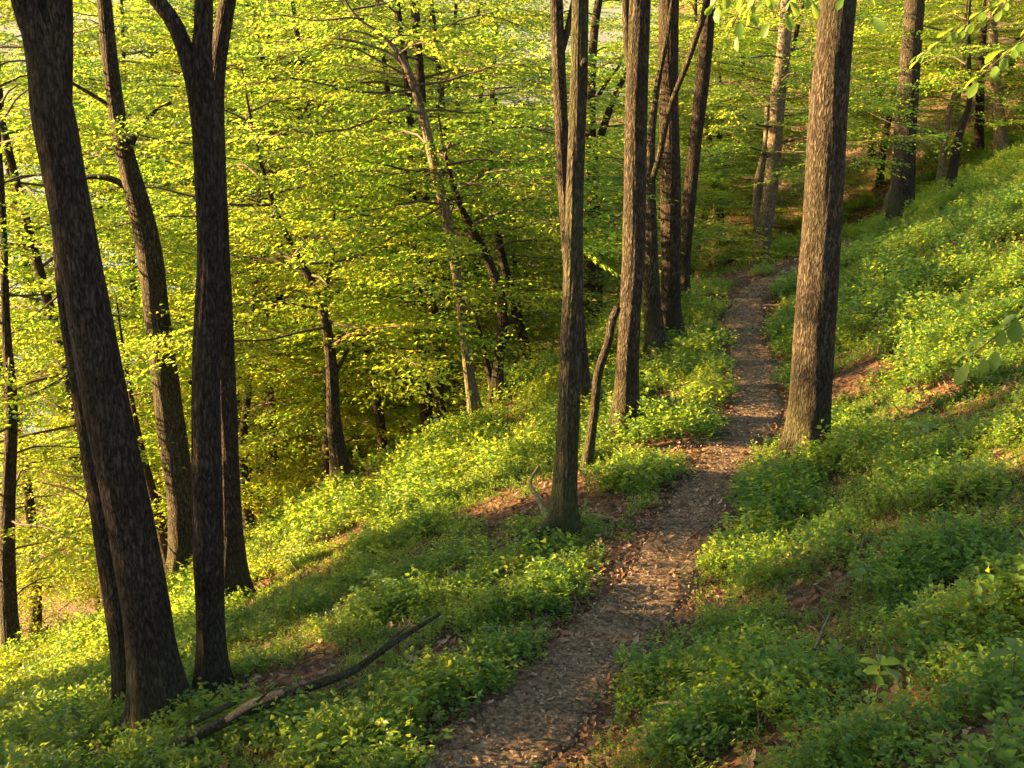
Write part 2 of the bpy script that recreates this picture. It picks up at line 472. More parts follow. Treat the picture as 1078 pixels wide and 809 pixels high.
def foliage_mesh(name, sprays, branches, leaf_mat, tint_bias=0.0, seed=0, leaf_scale=1.0, width=0.6):
    """sprays: (M,) list of (origin, dir(xy,z), scale, roll); branches: list of (P, rad)"""
    r = np.random.default_rng(seed)
    O = np.array([s[0] for s in sprays]); Dv = np.array([s[1] for s in sprays]); Sc = np.array([s[2] for s in sprays])
    X = Dv / np.linalg.norm(Dv, axis=1)[:, None]
    Z = np.tile([0, 0, 1.0], (len(O), 1)) + r.normal(0, 0.24, (len(O), 3))
    Z = Z - X * (X * Z).sum(1)[:, None]; Z /= np.linalg.norm(Z, axis=1)[:, None]
    Y = np.cross(Z, X)
    M = np.stack([X, Y, Z], 1)               # rows
    ti = r.integers(0, len(SPRAYS), len(O))
    flip = np.where(r.random(len(O)) < 0.5, -1.0, 1.0)
    def loc(T):
        A = T[ti].copy(); A[:, :, 1] *= flip[:, None]; return A
    B = np.einsum('mlk,mkj->mlj', loc(TB) * Sc[:, None, None], M) + O[:, None]
    D = np.einsum('mlk,mkj->mlj', loc(TD), M)
    Nn = np.einsum('mlk,mkj->mlj', loc(TN), M)
    Ln = TL[ti] * Sc[:, None] * leaf_scale
    keep = r.random(Ln.shape) < 0.93
    V, F = leaves_geo(B[keep], D[keep], Nn[keep], Ln[keep], width=width)
    tint = np.clip(0.5 + tint_bias + r.normal(0, 0.22, len(O))[:, None] + r.normal(0, 0.14, Ln.shape), 0, 1)[keep]
    nleaf = len(tint)
    parts_v, parts_f = [V], [F]
    base = len(V)
    # spray axis twigs: thin three-sided spikes
    w = 0.0045 * np.sqrt(Sc)[:, None]
    a, b_, c_, tip = O + Y * w, O - Y * w * 0.5 + Z * w, O - Y * w * 0.5 - Z * w, O + X * Sc[:, None] * 0.95 - Z * 0.04 * Sc[:, None]
    tv = np.stack([a, b_, c_, tip], 1).reshape(-1, 3); k = np.arange(len(O))[:, None] * 4 + base
    tf = np.concatenate([k + [[0, 1, 3]], k + [[1, 2, 3]], k + [[2, 0, 3]]], 1).reshape(-1, 3)
    parts_v.append(tv); parts_f.append(tf); base += len(tv)
    for P, rad in branches:
        bv, bf = tube_geo(P, rad, sides=5, rough=0.03, cap=False)
        tri = np.concatenate([bf[:, [0, 1, 2]], bf[:, [0, 2, 3]]])
        parts_v.append(bv); parts_f.append(tri + base); base += len(bv)
    V = np.vstack(parts_v); F = np.vstack(parts_f)
    me = bpy.data.meshes.new(name)
    me.vertices.add(len(V)); me.vertices.foreach_set('co', V.astype(np.float32).ravel())
    me.loops.add(len(F) * 3); me.loops.foreach_set('vertex_index', F.astype(np.int32).ravel())
    me.polygons.add(len(F))
    me.polygons.foreach_set('loop_start', np.arange(0, len(F) * 3, 3, dtype=np.int32))
    me.polygons.foreach_set('loop_total', np.full(len(F), 3, np.int32))
    mi = np.ones(len(F), np.int32); mi[:nleaf * 2] = 0
    me.polygons.foreach_set('material_index', mi)
    me.materials.append(leaf_mat); me.materials.append(M_TWIG)
    me.update(calc_edges=True)
    at = me.attributes.new('tint', 'FLOAT', 'POINT')
    tv_ = np.full(len(V), 0.5, np.float32); tv_[:nleaf * 4] = np.repeat(tint, 4)
    at.data.foreach_set('value', tv_)
    return me

def branch_set(axis_fn, h0, h1, Rmax, nbr, seed, spray=0.8, rise=0.28, gap=0.15, profile=None, az_range=None, rbase=0.015):
    """axis_fn(h)->point on trunk. Returns sprays, branches"""
    r = np.random.default_rng(seed)
    sprays, branches = [], []
    az = r.uniform(0, 6.28)
    for i in range(nbr):
        f = (i + r.uniform(0, 1)) / nbr
        h = h0 + (h1 - h0) * f
        az += 2.4 + r.normal(0, 0.35)
        a = az if az_range is None else r.uniform(*az_range)
        Lb = Rmax * (profile(f) if profile else (0.55 + 0.75 * math.sin(math.pi * min(1, 0.2 + 0.8 * f)) * 0.8)) * r.uniform(0.65, 1.15)
        p0 = np.asarray(axis_fn(h), float)
        n = 7
        t = np.linspace(0, 1, n)
        rs = rise * r.uniform(0.3, 1.6) + 0.5 * max(0, f - 0.75)
        aa = a + 0.35 * r.normal() * t ** 1.5
        P = np.stack([p0[0] + np.cos(aa) * Lb * t, p0[1] + np.sin(aa) * Lb * t,
                      p0[2] + Lb * (rs * t - (rs * 0.55 + 0.10) * t ** 2) + 0.04 * Lb * np.sin(t * 7 + i)], 1)
        branches.append((P, rbase * (0.6 + 0.25 * Lb) * (1 - 0.85 * t)))
        m = max(3, int(Lb / gap))
        for k in range(m):
            tt = 0.18 + 0.82 * (k + r.uniform(0, 0.8)) / m
            tt = min(tt, 1)
            q = np.array([np.interp(tt, t, P[:, c]) for c in range(3)])
            sd = 1 if k % 2 else -1
            da = a + sd * r.uniform(0.35, 1.15) * (1 - 0.6 * tt)
            ln = spray * r.uniform(0.65, 1.2) * (0.75 + 0.35 * math.sin(math.pi * tt))
            sprays.append((q, (math.cos(da), math.sin(da), r.normal(0.02, 0.16)), ln))
        sprays.append((P[-1], (math.cos(aa[-1]), math.sin(aa[-1]), -0.1), spray))
    return sprays, branches

def axis_from(P):
    P = np.asarray(P)
    z = P[:, 2] - P[0, 2]
    def fn(h):
        return [np.interp(h, z, P[:, k]) for k in range(3)]
    return fn

# high crowns of the tall oaks: three shared meshes, origin at the lowest branch
HIGH = []
for i in range(3):
    s_, b_ = branch_set(lambda h: (0.25 * math.sin(h * 0.5 + i), 0.2 * math.cos(h * 0.4), h), 0.0, 8.0, 3.4, 34, 300 + i, spray=1.0, rise=0.6, gap=0.36, rbase=0.03)
    HIGH.append(foliage_mesh('high_crown', s_, b_, M_OAKLEAF, 0.0, 310 + i, leaf_scale=1.15))

# full beech crowns for the trees behind, denser ones for the added shade trees
VAR = []
for i in range(15):
    ph = rng.uniform(0, 6.28, 2)
    H = 10.5 if i < 12 else 17.5
    ax = (lambda ph: (lambda h: (0.35 * math.sin(h * 0.35 + ph[0]) - 0.35 * math.sin(ph[0]), 0.3 * math.sin(h * 0.3 + ph[1]) - 0.3 * math.sin(ph[1]), h)))(ph)
    s_, b_ = branch_set(ax, 1.9 if i < 12 else 3.5, H, 3.0, 64 if i < 6 else 36 if i < 9 else 120 if i < 12 else 96, 400 + i, spray=0.85, gap=0.17, rise=0.25,
                        profile=lambda f: 0.75 + 0.45 * math.sin(math.pi * f) - 0.55 * max(0, f - 0.6))
    me = foliage_mesh('crown', s_, b_, M_LEAF, 0.02, 410 + i, leaf_scale=1.3 if 9 <= i < 12 else 1.05, width=0.66)
    hs = np.linspace(-0.5, H, 26)
    P = np.array([ax(max(h, 0)) for h in hs]); P[:, 2] = hs
    tv, tf = tube_geo(P, (0.11 if i < 12 else 0.15) * (1 - 0.85 * (hs + 0.5) / (H + 0.5)) + 0.008, sides=10, flare=0.6, seed=i)
    to = mesh_obj('trunk', tv, fix_tris(tf), M_DARK); tm = to.data
    bpy.data.objects.remove(to)
    VAR.append((me, tm))

# ------------------------------------------------------------------ trees read from the photo
def trunk_points(pts, depth=None, extend=0.0, lean=None):
    """pixel polyline (u,v,width) bottom first -> world x,y,z,r in the vertical plane through the base"""
    if depth is None:
        b = ground_hit(pts[0][0], pts[0][1]); Y = b[1]
    else:
        Y = depth
    out = []
    for (u, v, w) in pts:
        d = pix_dir(u, v); t = Y / d[1]
        P = d * t
        out.append([P[0], Y, P[2], 0.5 * w * t / FPX])
    out = np.array(out)
    gz = float(hz(out[0, 0], Y)[0])
    if out[0, 2] - gz > 0.25:
        dx = (out[1, 0] - out[0, 0]) / max(0.1, out[1, 2] - out[0, 2])
        x0 = out[0, 0] - 0.5 * dx * (out[0, 2] - gz)
        gz = float(hz(x0, Y)[0])
        out = np.vstack([[x0, Y, gz, out[0, 3] * 1.15], out])
    else:
        out[0, 2] = gz
    base = out[0, :3].copy()
    low = out[0].copy(); low[2] -= 0.3; low[3] *= 1.05
    out = np.vstack([low, out])
    if extend > 0:
        dvec = out[-1, :3] - out[-2, :3]; dvec /= np.linalg.norm(dvec)
        r0 = out[-1, 3]; p = out[-1, :3].copy()
        k = 4
        for i in range(1, k + 1):
            dvec = dvec * 0.75 + np.array([0, 0, 0.25]); dvec /= np.linalg.norm(dvec)
            p = p + dvec * extend / k
            out = np.vstack([out, [*p, r0 * (1 - 0.82 * i / k)]])
    return out, base

def make_tree(label, pts, mat, name='oak_tree', cat='tree', depth=None, extend=9.0, crown='high', limbs=(), crown_kw=None, flare=0.55,
              hi=0, group=None, sides=None, stop=False, rough=0.045, leafm=None):
    W, base = trunk_points(pts, depth, extend)
    root = empty(name, base)
    tag(root, label, cat, group)
    W[:, :3] -= base
    Rr = resample(W, 0.07 if base[1] < 13 else 0.14)
    rmax = Rr[:, 3].max()
    sd = sides or (72 if base[1] < 13 and rmax > 0.08 else 24)
    sid = int(abs(base[0] * 97 + base[1] * 31)) % 999
    V, F = tube_geo(Rr[:, :3], Rr[:, 3], sides=sd, flare=flare, seed=sid, rough=rough, furrow=0.004 if sd == 72 else 0.0)
    fl = fix_tris(F)
    def add(P, rad, sides):
        nonlocal V
        v2, f2 = tube_geo(P, rad, sides=sides, seed=sid, rough=0.08)
        fl.extend(tuple(a + len(V) for a in f) for f in fix_tris(f2)); V = np.vstack([V, v2])
    if sd == 72 and extend > 0:
        r = np.random.default_rng(sid); r0 = Rr[5, 3]; a0 = r.uniform(0, 6.28)
        for q in range(r.integers(4, 7)):
            a = a0 + q * 6.28 / 5 + r.normal(0, 0.3); Lr = r0 * r.uniform(2.0, 3.8); t_ = np.linspace(0, 1, 9)
            aa = a + 0.5 * r.normal() * t_ ** 2
            rd = r0 * 0.55 + Lr * t_
            px, py = base[0] + np.cos(aa) * rd, base[1] + np.sin(aa) * rd
            pz = hz(px, py) + r0 * 0.55 * (1 - t_) ** 1.6 - 0.03 * t_ - 0.01
            add(np.stack([px, py, pz], 1) - base, r0 * 0.34 * (1 - 0.8 * t_), 10)
        for q in range(r.integers(1, 4)):
            k = int(np.argmin(np.abs(Rr[:, 2] - r.uniform(1.0, 5.5)))); a = r.uniform(0, 6.28)
            dd = np.array([math.cos(a), math.sin(a), r.uniform(0.1, 0.7)]); dd /= np.linalg.norm(dd)
            L_ = r.uniform(0.01, 0.035); t_ = np.linspace(0, 1, 5)[:, None]
            rr_ = Rr[k, 3]; P = Rr[k, :3] + dd * (rr_ * 0.6 + (rr_ * 0.42 + L_) * t_)
            add(P, np.linspace(1.3, 0.75, 5) * r.uniform(0.012, 0.028), 10)
    mesh_obj('trunk', V, fl, mat, root)
    for lb in limbs:
        off = lb.get('dy', 0.0)
        Y = base[1]
        q = []
        pts_l = lb['pts']
        for i, (u, v, w) in enumerate(pts_l):
            d = pix_dir(u, v); t = (Y + off * i / max(1, len(pts_l) - 1)) / d[1]
            q.append([*(d * t - base), 0.5 * w * t / FPX])
        q = np.array(q)
        e = lb.get('extend', 0)
        if e:
            dv = q[-1, :3] - q[-2, :3]; dv = dv / np.linalg.norm(dv)
            for i in range(1, 4):
                dv = dv * 0.8 + np.array([0, 0, 0.2]); dv /= np.linalg.norm(dv)
                q = np.vstack([q, [*(q[-1, :3] + dv * e / 3), q[-1, 3] * (0.8 - 0.1 * i)]])
        q = resample(q, 0.08)
        tube_obj('branch', q[:, :3], q[:, 3], mat, root, sides=28 if q[0, 3] > 0.05 else 10, seed=int(lb['pts'][0][0]), rough=0.06)
    if crown == 'high':
        o = bpy.data.objects.new('crown', HIGH[hi % 3]); COL.objects.link(o); o.parent = root
        top = Rr[-1, :3]
        hc = max(Rr[-1, 2] - 4.0, 8.0)
        i = int(np.argmin(np.abs(Rr[:, 2] - hc)))
        o.location = Rr[i, :3]; o.rotation_euler.z = (hi * 1.7) % 6.28
    elif crown == 'beech':
        kw = dict(h0=1.5, h1=Rr[-1, 2] - 0.1, Rmax=2.6, nbr=34, seed=int(abs(base[0] * 131 + base[1] * 77)) % 9999, spray=0.8)
        tb = 0.0
        kw.update(crown_kw or {})
        tb = kw.pop('tint', 0.0); ls = kw.pop('leaf_scale', 1.0)
        s_, b_ = branch_set(axis_from(Rr[:, :3]), **kw)
        me = foliage_mesh('crown', s_, b_, leafm or M_LEAF, tb, kw['seed'], leaf_scale=ls)
        o = bpy.data.objects.new('crown', me); COL.objects.link(o); o.parent = root
    return root, base, Rr

T = {}
T['A'] = make_tree('thick dark oak leaning left at the lower left, forked near the top edge',
    [(172, 768, 56), (160, 690, 50), (147, 600, 47), (122, 480, 46), (102, 380, 45), (74, 220, 42), (58, 130, 44), (48, 70, 36), (40, 30, 34), (22, -25, 32)], M_DARK, extend=8, hi=0,
    limbs=[dict(pts=[(56, 150, 34), (60, 90, 30), (62, 40, 27), (62, -30, 25)], extend=6)])
T['B'] = make_tree('dark slimmer oak trunk standing just behind the thick leaning oak',
    [(142, 762, 34), (132, 680, 31), (118, 590, 30), (102, 490, 29), (88, 400, 28), (74, 310, 26), (66, 220, 25), (56, 100, 22), (44, 0, 20)], M_DARK, extend=8, hi=1)
T['C'] = make_tree('straight dark oak at left splitting into limbs high up, front trunk of a close pair',
    [(225, 732, 30), (222, 660, 28), (219, 560, 31), (217, 450, 30), (218, 350, 28), (221, 260, 26), (218, 150, 30), (213, 90, 24), (213, 40, 20), (215, -20, 19)], M_DARK, extend=8, hi=2,
    limbs=[dict(pts=[(214, 140, 22), (205, 90, 19), (194, 50, 18), (180, 18, 17), (160, -8, 16)], extend=3)])
T['D'] = make_tree('dark oak right behind the straight forked trunk, its base a little uphill',
    [(246, 636, 31), (242, 540, 24), (239, 440, 21), (234, 330, 21), (229, 220, 21), (226, 130, 21), (229, 70, 18), (238, 10, 17), (242, -25, 16)], M_DARK, extend=8, hi=0)
T['E'] = make_tree('brown oak glowing on its left side, between the two dark pairs at the slope edge',
    [(196, 592, 34), (191, 530, 29), (183, 470, 29), (174, 400, 27), (165, 330, 26), (157, 265, 26), (146, 215, 24), (131, 160, 20), (122, 110, 17), (115, 55, 17), (110, 0, 15)], M_OAK, extend=7, hi=1, depth=11.4,
    limbs=[dict(pts=[(143, 205, 9), (125, 192, 7), (104, 186, 6), (84, 188, 5)]), dict(pts=[(133, 165, 7), (145, 140, 5), (160, 120, 4), (180, 108, 3)]),
           dict(pts=[(124, 118, 6), (105, 105, 5), (85, 93, 4), (62, 80, 4)])])
T['N'] = make_tree('slender grey-green oak with a mossy log at its foot beside the path',
    [(593, 568, 29), (595, 520, 25), (598, 450, 24), (601, 380, 24), (603, 300, 21), (605, 200, 18), (609, 100, 18), (611, 0, 17)], M_GREEN, extend=9, hi=2)
T['O'] = make_tree('reddish brown oak half hidden behind the slender grey-green oak',
    [(613, 444, 23), (610, 380, 19), (603, 300, 18), (597, 220, 17), (592, 150, 15), (588, 60, 14), (586, 0, 13)], M_OAK, extend=8, hi=0,
    limbs=[dict(pts=[(590, 60, 7), (598, 30, 7), (604, 0, 6), (606, -20, 5)])])
T['P'] = make_tree('warm brown oak lit from the left, front one of the cluster left of the path',
    [(657, 462, 31), (659, 420, 25), (663, 340, 22), (667, 260, 23), (669, 150, 23), (671, 60, 23), (673, -10, 24)], M_OAK, extend=9, hi=1,
    limbs=[dict(pts=[(667, 90, 10), (661, 50, 9), (659, 10, 8), (657, -30, 7)], extend=3)])
T['Q'] = make_tree('dark oak with a long thin bent limb crossing the trunk to its right',
    [(692, 376, 22), (688, 340, 18), (685, 290, 17), (684, 230, 15), (684, 180, 11), (686, 140, 8), (692, 90, 6), (700, 50, 5)], M_OAK, extend=2, hi=2, crown='beech',
    crown_kw=dict(h0=4.6, Rmax=1.5, nbr=8),
    limbs=[dict(pts=[(681, 205, 7), (688, 185, 6.5), (694, 165, 6.5), (700, 135, 6.5), (706, 112, 6), (714, 90, 6), (724, 65, 6.5), (733, 38, 7), (741, 15, 7), (746, -12, 7)], dy=-1.0)])
T['R'] = make_tree('thick straight dark oak in the cluster, second from the path side',
    [(706, 360, 22), (706, 300, 20), (706, 200, 21), (704, 100, 20), (704, 0, 21)], M_DARK, extend=9, hi=0)
T['S'] = make_tree('dark oak leaning slightly right, nearest the path in the cluster of trunks',
    [(718, 322, 17), (720, 280, 13), (725, 220, 14), (732, 150, 14), (739, 90, 15), (744, 40, 15), (747, -10, 14)], M_DARK, extend=9, hi=1)
T['W'] = make_tree('big rough-barked oak right of the path with mossy root flare',
    [(848, 488, 44), (851, 455, 41), (855, 400, 41), (860, 320, 41), (866, 220, 40), (872, 120, 38), (878, 50, 37), (884, -20, 37)], M_OAK, extend=9, hi=2, flare=0.55)
T['X'] = make_tree('grey-brown oak on the upper right slope behind the big rough-barked oak',
    [(948, 234, 26), (951, 180, 24), (955, 110, 22), (960, 40, 21), (964, -10, 21)], M_OAK, extend=9, hi=0)
T['Y'] = make_tree('thin grey tree at the top right on the leaf-littered bank',
    [(1056, 166, 16), (1053, 140, 13), (1049, 95, 11), (1046, 50, 10), (1044, 0, 10)], M_BEECH, extend=6, hi=1)
T['F'] = make_tree('brown trunk at the far left edge, low on the slope among leaves',
    [(14, 690, 19), (9, 640, 17), (8, 560, 15), (11, 480, 13), (12, 420, 11), (6, 340, 9), (4, 250, 7)], M_OAK, name='beech_tree', extend=3, depth=11.3, crown='beech', crown_kw=dict(h0=1.0, Rmax=1.7, nbr=30))
T['G'] = make_tree('crooked beech with scarred base on the crest of the sunlit slope',
    [(361, 507, 24), (356, 480, 19), (351, 440, 15), (350, 400, 13), (346, 360, 11), (340, 325, 10), (330, 300, 8), (316, 275, 7), (300, 245, 6), (288, 215, 5)], M_OAK, name='beech_tree', depth=12.1,
    extend=1.5, crown='beech', crown_kw=dict(h0=1.9, Rmax=2.2, nbr=26),
    limbs=[dict(pts=[(342, 330, 6), (343, 305, 4), (350, 275, 4), (351, 240, 3), (352, 222, 3)]), dict(pts=[(352, 395, 5), (360, 380, 4), (372, 360, 3)])])
T['L'] = make_tree('pale slender trunk arching left, beside the twin thin trunks on the crest',
    [(501, 438, 14), (494, 395, 11), (488, 345, 10), (480, 285, 10), (470, 228, 10), (458, 178, 10), (446, 125, 9), (432, 80, 8), (418, 55, 6), (398, 35, 4), (380, 22, 3)], M_BEECH, name='beech_tree', depth=12.3,
    extend=0.6, crown='beech', crown_kw=dict(h0=2.6, Rmax=1.9, nbr=16),
    limbs=[dict(pts=[(427, 72, 5), (412, 58, 4), (392, 49, 3), (365, 42, 3), (345, 40, 2)])])
T['K1'] = make_tree('thin dark trunk, left one of twin trunks on the crest of the slope',
    [(451, 470, 14), (446, 405, 12), (441, 340, 11), (437, 270, 10), (434, 200, 9), (430, 100, 8), (417, 0, 7)], M_DARK, name='beech_tree', depth=15.6, extend=0.8, crown='beech', crown_kw=dict(h0=2.6, Rmax=2.2, nbr=22))
T['K2'] = make_tree('thin dark trunk, right one of twin trunks on the crest of the slope',
    [(465, 460, 14), (460, 390, 12), (456, 330, 12), (450, 260, 11), (447, 160, 10), (443, 90, 9), (436, 0, 9)], M_DARK, name='beech_tree', depth=15.2, extend=0.8, crown='beech', crown_kw=dict(h0=2.6, Rmax=2.2, nbr=22))
T['M'] = make_tree('short gnarled dark beech leaning up to the left at the crest',
    [(523, 424, 16), (524, 385, 12), (529, 345, 11), (527, 310, 10), (511, 268, 9), (496, 240, 8), (482, 210, 6), (470, 170, 5)], M_DARK, name='beech_tree', depth=12.6, extend=0.6, crown='beech',
    crown_kw=dict(h0=2.0, Rmax=2.0, nbr=18), limbs=[dict(pts=[(528, 346, 6), (537, 338, 5), (546, 340, 3), (549, 350, 2)]), dict(pts=[(520, 415, 8), (512, 380, 6), (505, 350, 5), (500, 330, 3)])])
T['H'] = make_tree('thin dark trunk in the shade below the crest, left of the crooked beech',
    [(291, 532, 12), (288, 480, 10), (286, 440, 9), (283, 400, 8), (280, 330, 6), (276, 250, 5)], M_OAK, name='beech_tree', depth=18.0, extend=1, crown='beech', crown_kw=dict(h0=2.6, Rmax=2.2, nbr=20))
T['I'] = make_tree('dark thin trunk in the hollow just right of the straight dark pair',
    [(262, 555, 13), (258, 510, 11), (255, 470, 9), (262, 400, 8), (268, 300, 6), (272, 200, 5)], M_OAK, name='beech_tree', depth=17.0, extend=1, crown='beech', crown_kw=dict(h0=2.6, Rmax=2.0, nbr=20))
T['J'] = make_tree('thin trunk bending left, between the crooked beech and the twin trunks',
    [(404, 488, 11), (401, 450, 10), (394, 405, 10), (388, 368, 9), (376, 320, 7), (372, 260, 5), (376, 200, 4)], M_DARK, name='beech_tree', depth=16.5, extend=1, crown='beech', crown_kw=dict(h0=2.4, Rmax=2.1, nbr=20))
T['E2'] = make_tree('short leaning dark trunk tucked behind the foot of the glowing brown oak',
    [(180, 600, 16), (172, 565, 13), (163, 530, 11), (150, 480, 8), (140, 430, 6)], M_DARK, name='beech_tree', extend=1.5, crown='beech', crown_kw=dict(h0=1.2, Rmax=1.1, nbr=8), depth=13.6)
T['T'] = make_tree('dark forked beech seen between the grey-green and the warm brown oaks',
    [(621, 372, 18), (621, 300, 14), (622, 220, 13), (622, 150, 11), (622, 90, 10), (626, 30, 9), (632, -10, 8)], M_DARK, name='beech_tree', depth=17.5, extend=0.8, crown='beech', crown_kw=dict(h0=2.0, Rmax=2.4, nbr=16),
    limbs=[dict(pts=[(623, 175, 8), (634, 139, 8), (646, 105, 7), (659, 77, 6), (676, 40, 4)]), dict(pts=[(624, 112, 5), (640, 85, 4), (655, 66, 3)])])
T['T2'] = make_tree('slim dark stem just right of the dark forked beech',
    [(632, 392, 10), (630, 350, 8), (631, 290, 7), (630, 235, 6), (626, 160, 5)], M_OAK, name='beech_tree', depth=18.4, extend=0.8, crown='beech', crown_kw=dict(h0=2.5, Rmax=2.0, nbr=16))
T['U'] = make_tree('stout leaning beech where the path bends out of sight',
    [(800, 284, 20), (804, 240, 18), (810, 200, 18), (815, 150, 17), (819, 105, 16), (824, 60, 14), (828, 10, 13)], M_BEECH, name='beech_tree', extend=1, crown='beech', crown_kw=dict(h0=2.0, Rmax=2.4, nbr=15),
    depth=18.6, limbs=[dict(pts=[(800, 250, 9), (796, 225, 8), (798, 190, 7), (806, 150, 6), (808, 110, 5)])])
T['V'] = make_tree('thin pale leaning sapling at the end of the path',
    [(843, 264, 6), (847, 235, 5), (852, 195, 5), (854, 150, 4), (853, 110, 3)], M_BEECH, name='beech_sapling', extend=1, crown='beech', crown_kw=dict(h0=1.6, Rmax=1.3, nbr=12), depth=18.0)
T['Z1'] = make_tree('pale crooked little trunk on the bank right of the grey-brown oak',
    [(992, 192, 9), (992, 170, 7), (995, 145, 7), (999, 120, 7), (1008, 92, 6), (1013, 70, 5), (1015, 40, 4)], M_BEECH, name='beech_sapling', extend=1.5, crown='beech', crown_kw=dict(h0=2.0, Rmax=1.6, nbr=18))
T['Z2'] = make_tree('dark crooked stem behind the pale crooked little trunk',
    [(1006, 162, 9), (1012, 135, 7), (1020, 112, 6), (1021, 90, 5), (1020, 60, 4)], M_DARK, name='beech_sapling', extend=1.5, crown='beech', crown_kw=dict(h0=1.6, Rmax=1.6, nbr=14), depth=20.5)
T['St'] = make_tree('low cut stump leaning at the foot of the grey-brown oak',
    [(930, 230, 8), (934, 215, 7), (937, 202, 6)], M_BEECH, name='stump', cat='stump', extend=0, crown=None, flare=0.2)
T['Sb'] = make_tree('bent dead stem leaning against the warm brown oak',
    [(618, 495, 12), (622, 462, 10), (626, 430, 9), (630, 392, 9), (640, 362, 9), (644, 340, 9), (650, 324, 8)], M_OAK, name='dead_stem', cat='dead stem', extend=0, crown=None, flare=0.25)

# ------------------------------------------------------------------ the trees behind (copies)
def filler(x, y, sc, label, group, k, rz=None, sy=1.0, hsc=1.0):
    z = float(hz(x, y)[0])
    root = empty('beech_tree', (x, y, z - 0.05)); tag(root, label, 'tree', group)
    me, tm = VAR[k]
    for nm, d in (('crown', me), ('trunk', tm)):
        o = bpy.data.objects.new(nm, d); COL.objects.link(o); o.parent = root
    root.rotation_euler.z = rng.uniform(0, 6.28) if rz is None else rz
    root.scale = (sc, sc * sy, sc * hsc)
    return root

fill = []
for D, us, jit in [(17.0, [75, 345, 430, 570], 20),
                   (21.0, [-50, 70, 150, 225, 290, 350, 420, 500, 590, 680], 30),
                   (26, [-60, 190, 250, 310, 380, 470, 560, 660, 735, 800, 865, 930, 1010, 1110], 25),
                   (33, [-30, 240, 310, 380, 460, 540, 610, 670, 730, 790, 850, 910, 970, 1050], 25),
                   (45, [280, 350, 430, 520, 600, 670, 740, 810, 880, 950], 30)]:
    for u in us:
        fill.append((u + rng.uniform(-jit, jit), D * rng.uniform(0.95, 1.06), D))
for i, (u, Y, D) in enumerate(fill):
    x = (u - CU) / FPX * Y / cp * 0.98
    if abs(float(path_s(x, Y)[0])) < 0.9: x -= 1.6
    sc = rng.uniform(0.85, 1.2) * (1.0 if D < 30 else 1.35)
    lab, grp = (('leafy young beech with layered pale green sprays just beyond the crest', 'young beeches beyond the crest') if D < 25 else
                ('leafy beech deeper in the wood behind the crest', 'beeches deeper in the wood'))
    gz = float(hz(x, Y)[0])
    top = min(0.063 * Y + 0.7 + rng.uniform(0, 0.9) - gz, (4.8 if u > 560 else 20) + 0.18 * (Y - 17) + rng.uniform(-0.8, 1.2))
    if D > 30: sc *= 0.8
    if top > 11.5 * sc:
        filler(x, Y, sc, lab, grp, 12 + i % 3, hsc=min(1.5, max(0.6, top / (17.8 * sc))))
    else:
        filler(x, Y, sc, lab, grp, (6 + i % 3) if (u > 300 and D < 25) else i % 6, hsc=max(0.42, top / (10.8 * sc)))

# unseen trees added left of frame, crowns flattened to throw shadow bands over the slope
for i, (x, y, sc, sy, hs) in enumerate([(-9.0, 7.95, 0.95, 0.30, 0.9), (-13.5, 8.35, 1.0, 0.28, 1.12), (-18.5, 8.78, 1.1, 0.27, 1.28), (-10.0, 5.9, 0.9, 0.35, 1.5), (-15, 6.3, 1.0, 0.30, 1.6), (-9.0, 2.95, 1.0, 0.40, 1.35), (-14.0, 3.35, 1.0, 0.38, 1.5), (-9.5, 0.5, 1.1, 0.5, 1.3), (-15, 0.6, 1.1, 0.6, 1.5), (-10, -2.8, 1.1, 0.8, 1.4), (-19, 3.9, 1.1, 0.4, 1.7), (-24, 9.2, 1.1, 0.26, 1.0), (-24, 6.95, 1.1, 0.24, 1.3), (-24, 4.1, 1.1, 0.42, 1.3), (-25, 1.0, 1.1, 0.6, 1.3), (-12.0, 4.6, 0.8, 0.26, 1.6), (-12.0, 1.9, 1.0, 0.3, 1.5)]):
    filler(x, y, sc, 'unseen beech added downhill left of the view to cast shade', 'shade beeches added left of the view', 12 + i % 3 if 11 <= i < 15 else 9 + i % 3, rz=0.0 if i % 2 else math.pi, sy=sy, hsc=hs)

